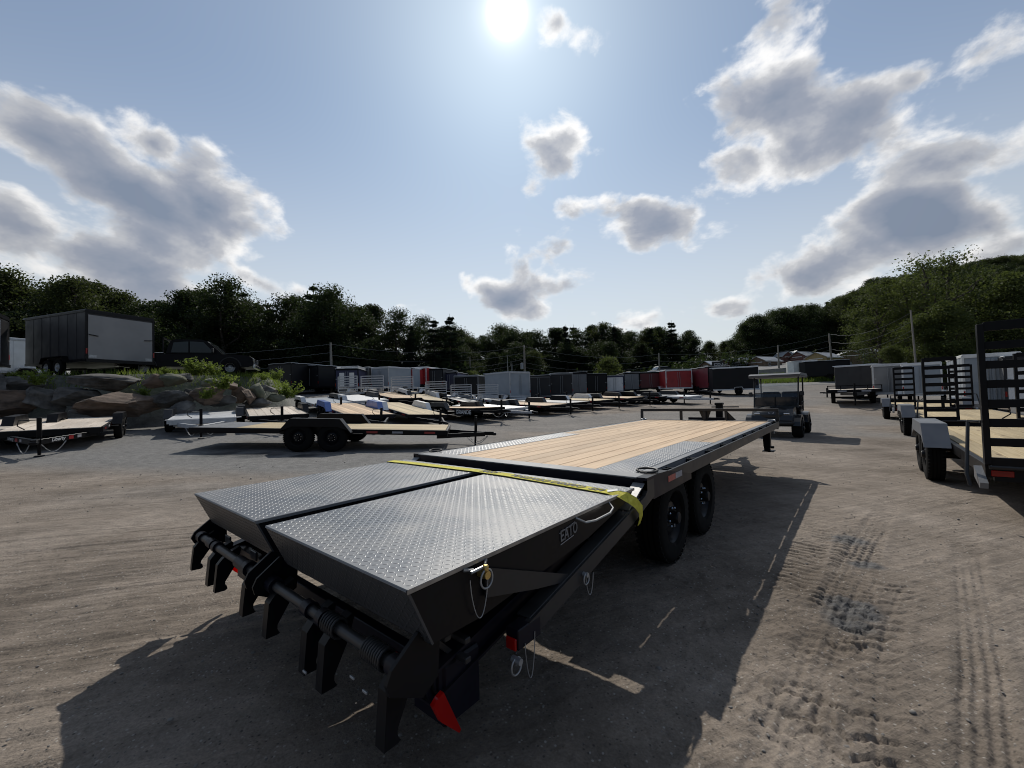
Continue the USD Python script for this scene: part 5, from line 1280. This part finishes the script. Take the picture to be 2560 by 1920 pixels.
def broad_tree(name, seed, width, low, leafm, n_cl=50, per=250, lsize=.0155, cl=.10, top=1.0, loose=0.0):
    """deciduous tree of height 1: trunk, limbs, crown of leaf clumps with gaps"""
    rng = np.random.default_rng(seed); P = proto(name); mb = MB()
    lean = rng.normal(size=2) * .02
    mb.tube([(0, 0, -.03), (lean[0] * .3, lean[1] * .3, .2), (lean[0], lean[1], .55), (lean[0], lean[1], .86)], [.021, .016, .010, .004], 8)
    cen = []
    while len(cen) < n_cl:
        z = rng.uniform(low, top); u = (z - low) / (top - low)
        r = width * (math.sin(math.pi * min(.97, .18 + .82 * u ** .85)) ** .75) * (0.75 + .5 * meshkit.noise(A([z * 5, seed, 0])))
        a = rng.uniform(0, 2 * math.pi); q = r * math.sqrt(rng.uniform(.12, 1)); lob = 1 + .28 * math.sin(a * 3 + seed) + .18 * math.sin(a * 5 + seed * 2)
        cen.append((q * lob * math.cos(a), q * lob * math.sin(a), z))
    cen = A(cen)
    for k in rng.choice(n_cl, 16, False):
        z0 = max(low * .7, cen[k, 2] - rng.uniform(.12, .25)); limb(mb, (lean[0] * z0, lean[1] * z0, z0), cen[k], .008, .002, rng)
    obj('trunk', mb, 'bark', P, smooth=60)
    C, Nn = [], []
    for c in cen:
        n = int(per * rng.uniform(.55, 1.25)); d = rnd_dir(rng, n, .25); r = cl * rng.uniform(.6, 1.25) * (np.minimum(np.abs(rng.normal(size=(n, 1))), 1.5) ** .7 * .75 + .2)
        C.append(c + d * r * A([1.15, 1.15, .72])); Nn.append(rnd_dir(rng, n, .7))
    v, f = leaf_quads(np.vstack(C), np.vstack(Nn), lsize, rng)
    if loose:                                             # airy sprays at the outside
        pass
    obj('crown', (v, f), leafm, P)
    return P


def conifer(name, seed, width, leafm, layers=15, low=.12, droop=.25, gap=.35):
    rng = np.random.default_rng(seed); P = proto(name); mb = MB().tube([(0, 0, -.03), (0, 0, .5), (0, 0, .985)], [.017, .010, .002], 8)
    C, Nn, S = [], [], []
    for k in range(layers):
        z = low + (1 - low) * (k + rng.uniform(-.3, .3)) / layers; r = width * (1 - (z - low) / (1.03 - low)) ** .85 * rng.uniform(.72, 1.15) + .012
        for j in range(rng.integers(6, 9)):
            a = rng.uniform(0, 2 * math.pi); rr = r * rng.uniform(.6, 1.12); up = rng.uniform(-.1, .22)
            n = max(10, int(150 * rr / .2)); t = rng.uniform(.08, 1, n) ** .8
            p = np.stack([np.cos(a) * rr * t, np.sin(a) * rr * t, z + up * rr * t - droop * rr * t ** 2 + .09 * rr * (t > .8)], 1)
            side = A([-math.sin(a), math.cos(a), 0]); p += side * (rng.normal(size=(n, 1)) * .20 * rr * (1.1 - t[:, None])) + rng.normal(size=(n, 3)) * A([.006, .006, .005])
            C.append(p); Nn.append(rnd_dir(rng, n, 1.0))
            if j % 2 == 0: limb(mb, (0, 0, z), p[np.argmax(t)], .004, .001, rng, 4)
    obj('trunk', mb, 'bark', P, smooth=60)
    v, f = leaf_quads(np.vstack(C), np.vstack(Nn), .017, rng, 2.6)
    obj('crown', (v, f), leafm, P)
    return P


BROAD = [broad_tree('maple_tree', 1, .27, .10, 'leaf_dark'), broad_tree('maple_tree', 2, .31, .12, 'leaf_dark', 54), broad_tree('oak_tree', 3, .35, .16, 'leaf_dark', 56, cl=.115), broad_tree('birch_tree', 4, .22, .14, 'leaf_dark', 52, cl=.095),
         broad_tree('maple_tree', 5, .29, .08, 'leaf_mid', 54), broad_tree('ash_tree', 6, .33, .10, 'leaf_mid', 58, cl=.11), broad_tree('birch_tree', 7, .24, .10, 'leaf_light', 60), broad_tree('maple_tree', 8, .33, .07, 'leaf_light', 80)]
PINE = [conifer('white_pine', 11, .27, 'leaf_pine', 12, .16, .12), conifer('white_pine', 12, .24, 'leaf_pine', 13, .12, .10), conifer('spruce_tree', 13, .20, 'leaf_pine', 20, .05, .35)]
LOCUST = broad_tree('locust_tree', 9, .26, .30, 'leaf_light', 46, 120, .0125, .10)
BUSH = broad_tree('bush', 10, .62, .02, 'leaf_light', 60, 120, .045, .20)


def weed_plant(seed):
    """a clump of arching leafy stems, about 1 high"""
    rng = np.random.default_rng(seed); P = proto('weed'); mb = MB(); C, Nn = [], []
    for k in range(34):
        a = rng.uniform(0, 2 * math.pi); o = rng.uniform(.15, .75); hgt = rng.uniform(.45, 1.1); t = np.linspace(0, 1, 7)
        x0, y0 = rng.normal(size=2) * .16
        p = np.stack([x0 + o * np.cos(a) * t ** 1.5, y0 + o * np.sin(a) * t ** 1.5, hgt * (t - .28 * o * t ** 2.5)], 1); mb.tube(p, np.linspace(.012, .004, 7), 4)
        for i in range(13):
            q = .15 + .85 * i / 12; c = A([np.interp(q, t, p[:, j]) for j in range(3)]); C.append(c + rng.normal(size=(2, 3)) * .035); Nn.append(rnd_dir(rng, 2, 1.3))
    obj('stem', mb, 'leaf_weed', P)
    v, f = leaf_quads(np.vstack(C), np.vstack(Nn), .075, rng, 2.2); obj('leaves', (v, f), 'leaf_weed', P)
    return P


WEED = weed_plant(14)
SKYLINE = A([(-300, 600), (0, 590), (40, 610), (70, 628), (120, 612), (165, 600), (220, 614), (300, 632), (330, 642), (375, 664), (400, 636), (440, 611), (500, 606), (545, 622), (572, 640), (600, 630), (625, 620), (650, 630), (690, 624), (720, 622), (760, 640), (800, 656), (830, 676), (850, 668), (880, 682), (910, 688), (940, 690), (985, 705), (1005, 728), (1020, 735), (1060, 716), (1100, 711), (1140, 712), (1180, 719), (1210, 704), (1260, 706), (1300, 702), (1340, 707), (1380, 716), (1420, 714), (1490, 716), (1520, 738), (1560, 742), (1600, 732), (1625, 692), (1660, 680), (1720, 666), (1760, 656), (1800, 650), (1860, 632), (1890, 606), (1950, 594), (2000, 580), (2060, 572), (2100, 566), (2150, 560), (2212, 547), (2500, 520)], float) * 2560 / 2212
rngT = np.random.default_rng(77)
sky_y = lambda px: float(np.interp(px, SKYLINE[:, 0], SKYLINE[:, 1]))


def plant(px, depth, top_py, src, name, lab, group=None, wide=1.0, extra=0.0):
    xy = spot(px, depth); h = zat(px, top_py, depth) - xy[2] + extra
    if h < 1.2: return None
    w_ = h * wide * rngT.uniform(.92, 1.12)
    return copy(src, name, lab, 'tree', xy, float(rngT.uniform(0, 360)), group, (w_, w_, h))


LEFT_MARKS = [(60, 'left of the narrow white cargo trailer'), (210, 'behind the narrow white cargo trailer'), (390, 'behind the grey terrace cargo trailer'), (620, 'behind the pick-up'), (800, 'above the right end of the rock wall'), (930, 'around the bare utility pole'), (1060, 'above the aluminium gates'), (9999, 'beside the tall white pines')]
MID_MARKS = [(1290, 'above the big silver cargo trailer'), (1420, 'above the dark grey cargo trailers'), (1600, 'above the green bush'), (1740, 'above the red cargo trailers'), (9999, 'left of the hill foot')]
HILL_MARKS = [(1960, 'above the golf cart'), (2110, 'above the tan shed'), (2250, 'left of the tall roadside pole'), (2440, 'above the middle ramp trailer'), (9999, 'at the right edge')]


def wood_label(px, marks, what, s, where):
    m = next(t for lim, t in marks if px < lim); return f'{what} {kind_name(s).replace("_tree", "").replace("_", " ")} {where} {m}', f'{kind_name(s).split("_")[0]} trees {where} {m}'


kind_name = lambda s: str(s.GetName()).replace('_kind', '').rstrip('0123456789').rstrip('_')
# left wood: three ranks
for rank, (d0, dpx, drop) in enumerate([(50, 54, 2), (58, 44, 22), (46, 62, 75)]):
    for px in np.arange(-190, 1165, dpx):
        p = px + rngT.uniform(-14, 14); d = d0 + rngT.uniform(-2.5, 2.5)
        if p < 420: d += 2
        top = sky_y(p) + drop + (rngT.uniform(-8, 26) if rank == 0 else rngT.uniform(-4, 26)) + (0 if rank < 2 else rngT.uniform(-25, 45))
        s = BROAD[rngT.integers(0, 4)] if p > 330 or rngT.random() < .35 else BROAD[rngT.integers(4, 6)]
        if p > 560 and rngT.random() < .38 and rank < 2: s = PINE[rngT.integers(0, 3)]; top -= 12
        plant(p, d, top, s, kind_name(s), *wood_label(p, LEFT_MARKS, 'dark', s, ('on the skyline', 'on the skyline', 'at the front of the wood')[rank]), 1.05 if rank < 2 else 1.3)
for px, top, lab in [(1128, 780, 'tall white pine at the right end of the left wood'), (1088, 790, 'white pine just left of the tallest one'), (1030, 806, 'spruce left of the two white pines')]:
    s = PINE[0] if px != 1030 else PINE[2]; plant(px, 46, top, s, kind_name(s), lab)
for px, top, lab in [(192, 692, 'pale leafy tree standing up behind the narrow white cargo trailer'), (574, 702, 'airy crowned tree standing highest above the pick-up'), (830, 722, 'round topped tree behind the bare utility pole')]:
    s = BROAD[4 if px < 300 else 2]; plant(px, 45, top, s, kind_name(s), lab)
# middle wood, farther away
for rank, (d0, dpx, drop) in enumerate([(84, 33, 0), (92, 36, -3), (76, 38, 42)]):
    for px in np.arange(1150, 1860, dpx):
        p = px + rngT.uniform(-10, 10); top = sky_y(p) + drop + rngT.uniform(-8, 16) + (rngT.uniform(-14, 24) if rank == 2 else 0)
        s = BROAD[rngT.integers(0, 6)] if rngT.random() > .24 else PINE[rngT.integers(0, 3)]
        plant(p, d0 + rngT.uniform(-3, 3), top, s, kind_name(s), *wood_label(p, MID_MARKS, 'dark', s, ('on the far skyline', 'on the far skyline', 'low in the far wood')[rank]), 1.0 if rank < 2 else 1.35)
for px, top, lab in [(1684, 797, 'tall white pine standing above the far wood left of the hill'), (1630, 812, 'white pine just left of the tallest pine in the far wood'), (1418, 808, 'spruce topping the far wood above the white cargo trailer'), (1540, 810, 'spruce pair top in the far wood above the green bush')]:
    s = PINE[0] if px > 1600 else PINE[2]; plant(px, 80, top, s, kind_name(s), lab)
# hillside: ranks climbing the slope
for rank, d0 in enumerate([76, 82, 90, 99, 109, 121, 135]):
    for px in np.arange(1830, 2790, 44 if rank < 5 else 36):
        p = px + rngT.uniform(-14, 14); d = d0 + rngT.uniform(-3, 3); xy = spot(p, d)
        if rank == 0 and p < 2250: continue
        hgt = rngT.uniform(8.5, 12.5) * (1.1 if rank > 4 else 1)
        ty = hor(p) - (xy[2] + hgt - CAM[2]) / d * FPX
        lim = sky_y(p) + rngT.uniform(-4, 10)
        if ty < lim: ty = lim
        if rank == 6: ty = lim
        s = BROAD[rngT.choice([0, 2, 4, 5, 5, 4, 1])] if rngT.random() > .08 else PINE[2]
        if p > 2350 and rngT.random() < .3: s = BROAD[7]
        plant(p, d, ty, s, kind_name(s), *wood_label(p, HILL_MARKS, 'leafy', s, 'low on the hillside' if rank < 2 else 'halfway up the hillside' if rank < 5 else 'on the hilltop'), 1.15)
for px, d, top, s, lab in [(1895, 80, 790, BROAD[2], 'big dark tree at the left foot of the hill above the red roofed sheds'), (1950, 82, 776, BROAD[1], 'dark tree second from the left foot of the hill'), (1870, 80, 812, BROAD[0], 'small dark tree at the very foot of the hill'), (2030, 80, 765, BROAD[2], 'dark round tree behind the utility pole by the tan shed'),
                              (2120, 78, 738, BROAD[4], 'tree on the lower hillside right of the tan shed'), (2330, 44, 648, LOCUST, 'airy light green tree rising above the hill line on the right'), (2390, 46, 640, LOCUST, 'second airy light tree rising above the hill line on the right'), (2275, 46, 700, LOCUST, 'thin light tree left of the airy pair on the hill'), (2205, 48, 712, LOCUST, 'thin pale tree at the left of the airy group'),
                              (2310, 41, 790, BROAD[7], 'bright green leafy tree behind the middle stand-up ramp'), (2370, 40, 760, BROAD[7], 'bright green tree right of the middle stand-up ramp'), (2230, 42, 868, BROAD[6], 'low light green tree left of the tall roadside pole'), (2540, 40, 690, BROAD[7], 'bright green tree at the right edge'), (2470, 43, 735, BROAD[5], 'leafy tree behind the top of the nearest stand-up ramp'), (2180, 52, 800, BROAD[5], 'leafy tree above the grey shed at the far right')]:
    plant(px, d, top, s, kind_name(s), lab, wide=1.05)
xy = spot(1524, 52); copy(BUSH, 'bush', 'round light green bush in the middle distance above the trailers', 'bush', xy, 20, None, (3.6, 3.6, 4.0 + CAM[2] - 1.49))
xy = spot(1180, 46); copy(BUSH, 'bush', 'small scrubby bush at the foot of the wood left of the big silver trailer', 'bush', xy, 80, None, (2.6, 2.6, 2.6))
# undergrowth along the foot of the woods, one mass
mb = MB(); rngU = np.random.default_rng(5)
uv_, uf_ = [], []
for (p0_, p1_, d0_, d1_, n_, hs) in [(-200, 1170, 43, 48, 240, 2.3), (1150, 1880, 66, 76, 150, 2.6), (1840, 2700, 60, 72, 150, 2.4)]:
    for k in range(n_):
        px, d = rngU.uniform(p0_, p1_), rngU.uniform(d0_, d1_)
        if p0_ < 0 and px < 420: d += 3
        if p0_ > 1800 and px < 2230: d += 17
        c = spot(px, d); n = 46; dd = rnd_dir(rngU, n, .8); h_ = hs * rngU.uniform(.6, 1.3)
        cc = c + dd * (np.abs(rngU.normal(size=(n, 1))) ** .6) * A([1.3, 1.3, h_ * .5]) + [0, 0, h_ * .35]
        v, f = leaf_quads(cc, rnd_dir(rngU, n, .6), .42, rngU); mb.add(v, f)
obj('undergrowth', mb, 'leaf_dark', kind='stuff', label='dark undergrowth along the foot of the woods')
# weeds on the rock wall, single plants
for k, (px, d, z, s, lab) in enumerate([(95, 15.9, 2.45, .8, 'dim green weeds between dark boulders at the left'), (492, 17.6, 2.75, 1.0, 'tall bright leafy weeds on top of the wall below the pick-up'), (530, 17.9, 2.75, .75, 'leafy weeds right of the tallest clump'), (556, 17.7, 2.15, .9, 'bright leafy weeds hanging down the rock face'), (514, 17.2, 1.75, .6, 'low leafy weeds behind the aluminium trailer'),
                                          (690, 20.6, 2.65, .7, 'bright green weeds on top at the right end of the wall'), (716, 21.2, 1.7, 1.15, 'leafy bush at the right end of the rock wall'), (660, 19.8, 2.6, .5, 'grassy tuft on the wall top near its right end'), (362, 16.9, 1.95, .45, 'small weeds beside the biggest brown boulder'), (415, 17.6, 2.85, .4, 'small weeds on the wall top beside the mossy boulder'), (40, 17.0, 2.8, .4, 'low weeds below the narrow white cargo trailer')]):
    xy = CAM[:2] + FH * d + RH * (px - 1280) / FPX * d
    copy(WEED, 'weed', lab, 'plant', (*xy, z), 47 * k, None, (s * .85, s * .85, s * .80))


# grass along the terrace edge and on the bank
def grass_blades(name, pts, h, lab, m='leaf_weed'):
    rng = np.random.default_rng(len(pts)); n = len(pts); a = rng.uniform(0, math.pi, n); d = np.stack([np.cos(a), np.sin(a), 0 * a], 1); w = .02 * h / .3
    ln = rng.normal(size=(n, 3)) * A([.3, .3, 0]) * h; hh = h * rng.uniform(.5, 1.3, n)[:, None]
    v = np.stack([pts - d * w, pts + d * w, pts + ln + A([0, 0, 1]) * hh], 1).reshape(-1, 3)
    obj(name, (v, np.arange(3 * n).reshape(-1, 3)), m, kind='stuff', label=lab)


pts = []
for k in range(5200):
    t = rngU.uniform(0, 1); i = 1 + t * 4.999; j = int(i); q = TER_XY[j] * (1 - (i - j)) + TER_XY[j + 1] * (i - j) + rngU.normal(size=2) * [.5, .5] + [-.55, .35]
    xy = CAM[:2] + RH * q[0] + FH * q[1]; z = float(ground_z(xy))
    if z > 2.3: pts.append((*xy, z))
grass_blades('wall_top_grass', A(pts), .24, 'uneven grass along the top edge of the rock wall')
pts = []
for k in range(9000):
    px, d = rngU.uniform(1880, 2230), rngU.uniform(50.5, 58); c = spot(px, d); pts.append(c)
grass_blades('bank_grass', A(pts), .5, 'rough grass on the bank beyond the yard', 'leaf_weed')


# ---------------------------------------------------------------- road and bank beyond the yard
def ribbon(name, line, width, m, lab, lift, thick=.12):
    """strip of surface following the ground along a line of (bearing, depth)"""
    p = A([CAM[:2] + FH * d + RH * (px - 1280) / FPX * d for px, d in line]); t = np.linspace(0, 1, len(p)); tt = np.linspace(0, 1, 60)
    p = np.stack([np.interp(tt, t, p[:, 0]), np.interp(tt, t, p[:, 1])], 1); tg = np.gradient(p, axis=0); tg /= np.linalg.norm(tg, axis=1, keepdims=True); n = np.stack([-tg[:, 1], tg[:, 0]], 1)
    V, F = [], []
    for k in range(60):
        for s in (-1, -.33, .33, 1):
            q = p[k] + n[k] * s * width / 2; V.append((*q, float(ground_z(q)) + lift))
        for s in (-1, 1):
            q = p[k] + n[k] * s * (width / 2 + .25); V.append((*q, float(ground_z(q)) - .15))
    for k in range(59):
        a, b = k * 6, (k + 1) * 6
        for i, j in ((4, 0), (0, 1), (1, 2), (2, 3), (3, 5)): F.append((a + i, b + i, b + j, a + j))
    return tag(obj(name, (A(V), A(F)), m, smooth=60), lab, kind='structure')


ribbon('road', [(1460, 63), (1560, 62), (1660, 61), (1780, 60), (1900, 62), (2050, 66), (2300, 72)], 5.5, 'asphalt', 'pale paved road climbing to the right beyond the trailers', .85)
ribbon('road_apron', [(1700, 49), (1850, 49), (2000, 49), (2150, 49), (2300, 49)], 2.2, 'asphalt', 'pale paved strip at the far end of the yard', .05)


# ---------------------------------------------------------------- poles and wires
def pole(px, depth, top_py, lab, arm=0, lean=0.0, r=.13, gear=False):
    xy = spot(px, depth); h = zat(px, top_py, depth) - xy[2]
    t = thing('utility_pole', lab, 'utility pole', xy, facing(90), tilt=(0, lean)); P = t
    obj('post', MB().tube([(0, 0, -.3), (0, 0, h * .5), (0, 0, h)], [r, r * .88, r * .72], 10), 'pole_wood', P, smooth=50)
    if arm:
        a = obj('cross_arm', MB().box((0, 0, h - .55), (arm, .10, .12)), 'pole_wood', P)
        for x in (-.46, -.2, .2, .46): obj('insulator', MB().lathe([(.04, 0), (.055, .05), (.03, .09), (.05, .13), (.001, .15)], (x * arm, 0, h - .49), 'z', 8), 'porcelain', a)
    if gear: obj('transformer', MB().lathe([(.001, 0), (.2, .02), (.2, .7), (.16, .78), (.001, .8)], (0, -.32, h * .52), 'z', 12), 'galvanised', P)
    return A([*xy[:2], xy[2] + h])


tops = [pole(829, 40, 856, 'bare utility pole standing behind the row of trailers on the left', 0, .7), pole(1176, 50, 892, 'thin grey utility pole at the foot of the wood left of the big silver trailer', 0, 0, .10),
        pole(1313, 52, 862, 'utility pole with cross arm just right of the big silver trailer', 2.4, -.8, .14, True), pole(1650, 58, 882, 'utility pole left of the road beyond the red trailers', 0, -.6), pole(1949, 60, 862, 'utility pole behind the golf cart roof', 0, 0), pole(2083, 56, 832, 'utility pole leaning beside the tan shed', 0, -3.2), pole(2294, 38, 772, 'tall utility pole in front of the hillside on the right', 0, -2.2, .085)]


def wire(a, b, sag, lab, r=.0125):
    t = np.linspace(0, 1, 20)[:, None]; p = A(a) + (A(b) - A(a)) * t; p[:, 2] -= (4 * sag * t * (1 - t))[:, 0]
    tag(obj('power_line', MB().tube(p, r, 4), 'wire'), lab, 'power line', None if lab.startswith('top') else lab.replace('lower power line', 'lower power lines'))


order = [0, 2, 3, 5, 6]; ends = [tops[k] for k in order]; left = A([*spot(-150, 40)[:2], tops[0][2] + .3]); chain_ = [left] + ends
SPANS = ['from the left edge to the bare pole', 'from the bare pole to the cross-armed pole', 'from the cross-armed pole to the pole by the road', 'from the roadside pole to the pole by the tan shed', 'from the tan shed to the tall pole on the right']
for k, dz in enumerate((-.15, -1.2, -2.2, -2.8)):
    for a, b, sp in zip(chain_[:-1], chain_[1:], SPANS): wire(a + [0, 0, dz], b + [0, 0, dz * (.8 if k else 1)], .9, 'top power line ' * (k == 0) + 'lower power line ' * (k > 0) + sp)
# two pale dead stems in front of the middle wood
for px, y0, y1, d, lean in ((1270, 888, 940, 66, 2), (1278, 905, 938, 66, -12)):
    xy = spot(px, d); t = thing('dead_tree', 'pale bare stem standing in front of the middle wood' if lean > 0 else 'pale leaning bare stem beside the upright one', 'dead tree', xy, 0, tilt=(lean, lean * .6))
    h = zat(px, y0, d) - xy[2]; mb = MB().tube([(0, 0, -.2), (.05, 0, h * .5), (0, .05, h)], [.10, .08, .03], 8); limb(mb, (.04, 0, h * .55), (.7, .1, h * .8), .03, .01, rngT); obj('trunk', mb, 'porcelain', t, smooth=60)


# ---------------------------------------------------------------- sheds on the bank
def shed(P, W, L, Hw, rise, wall, roof='roof_metal', door=True):
    w, h = W / 2, L / 2
    obj('wall', MB().prism([(-w, 0), (w, 0), (w, Hw), (0, Hw + rise), (-w, Hw)], -h, h, 'y'), wall, P)
    for s in (-1, 1):
        a, b = A([s * (w + .18), 0, Hw - .18 * rise / w]), A([0, 0, Hw + rise + .03]); sl = b - a
        n = A([-sl[2] * s * -1, 0, abs(sl[0])]); n /= np.linalg.norm(n); n[0] = abs(n[0]) * s
        obj('roof', MB().bar(a + n * .03, b + n * .03, L + .3, .05, up=n), roof, P)
        obj('eave_trim', MB().bar((s * (w + .16), -h - .14, Hw - .10), (s * (w + .16), h + .14, Hw - .10), .04, .12), 'white_paint', P)
    for s in (-1, 1):
        d_ = obj('door', MB().box((s * w * .34, -h - .02, Hw * .46), (w * .64, .05, Hw * .86), .004), wall, P)
        obj('door_trim', MB().box((s * w * .34, -h - .05, Hw * .86), (w * .66, .02, .09)), 'white_paint', d_)
        wd = obj('window', MB().box((w + .02, s * L * .25, Hw * .62), (.05, .5, .5)), 'white_paint', P); obj('pane', MB().box((w + .05, s * L * .25, Hw * .62), (.02, .38, .38)), 'car_glass', wd)


for px, d, deg, W_, L_, H_, rs, wl, lab in [
    (1782, 66, 70, 2.6, 3.2, 2.0, .8, 'shed_brown', 'small brown shed with bright roof at the left end of the shed row'),
    (1812, 68, 30, 2.4, 2.8, 2.0, .8, 'shed_red', 'small dark red shed, second in the shed row'),
    (1842, 68, 68, 2.8, 3.2, 2.1, .9, 'shed_grey', 'small grey shed, third in the shed row'),
    (1870, 69, 66, 2.8, 3.4, 2.1, .9, 'shed_grey', 'grey shed with steep roof left of the long roofed one'),
    (1915, 66, 64, 3.4, 4.6, 2.2, 1.0, 'shed_brown', 'brown shed with a long pale roof behind the golf cart'),
    (1960, 73, 0, 2.2, 3.0, 2.2, 1.0, 'shed_red', 'dark red shed with pointed gable right of the long pale roof'),
    (1982, 73, 0, 2.2, 3.0, 2.2, 1.0, 'shed_grey', 'grey shed with pointed gable left of the tan shed'),
    (2012, 71, 66, 3.0, 3.8, 2.2, 1.0, 'shed_red', 'low dark red shed just left of the tan shed'),
    (2062, 64, 62, 3.6, 5.0, 2.6, 1.1, 'shed_tan', 'large tan shed with pale metal roof beside the leaning pole'),
    (2118, 66, 20, 3.4, 4.4, 2.6, .7, 'shed_brown', 'orange brown shed right of the leaning pole'),
    (2178, 66, 60, 4.0, 5.2, 2.6, 1.1, 'shed_grey', 'grey shed with pale roof at the right end of the shed row'),
]:
    c = spot(px, d); t = thing('garden_shed', lab, 'shed', c, facing(deg)); shed(t, W_ * .8, L_ * .9, H_ * .66, rs * .66, wl)

# dark sign on posts at the road
c = spot(1796, 63); t = thing('road_sign', 'dark sign board with white letters on posts above the shed row', 'sign', c, facing(180))
zt = zat(1796, 903, 63) - c[2]; zb = zat(1796, 920, 63) - c[2]
obj('board', MB().box((0, 0, (zt + zb) / 2), (1.7, .08, zt - zb)), 'print_black', t)
for s in (-1, 1): obj('post', MB().box((s * .7, -.06, zb / 2), (.09, .03, zb + .3)), 'pole_wood', t)
put_text('letters', 'CDJ', .42, (.62, .045, (zt + zb) / 2 - .18), (-1, 0, 0), (0, 0, 1), 'sticker_white', t, sx=1.25)


def car(P, m):
    obj('body', MB().prism([(-2.2, .35), (-2.25, .85), (-1.5, .95), (1.2, .92), (2.1, .78), (2.2, .40)], -.88, .88), m, P)
    obj('cabin', MB().prism([(-1.7, .94), (-1.25, 1.40), (.1, 1.44), (.95, .93)], -.74, .74), 'car_glass', P)
    obj('roof', MB().prism([(-1.28, 1.41), (-1.15, 1.46), (.05, 1.49), (.14, 1.445)], -.72, .72), m, P)
    for s in (-1, 1):
        for y in (-1.4, 1.35): wheel(P, (s * .80, y, .32), s, .32, .2, 'alloy', 0)


for px, d, m, deg, lab in [(1662, 61.0, 'white_paint', 78, 'white car passing on the road beyond the red trailers'), (1592, 60.5, 'black_paint', 80, 'dark car on the road left of the white one')]:
    c = spot(px, d); t = thing('parked_car', lab, 'car', c + [0, 0, .86], facing(deg)); car(t, m)
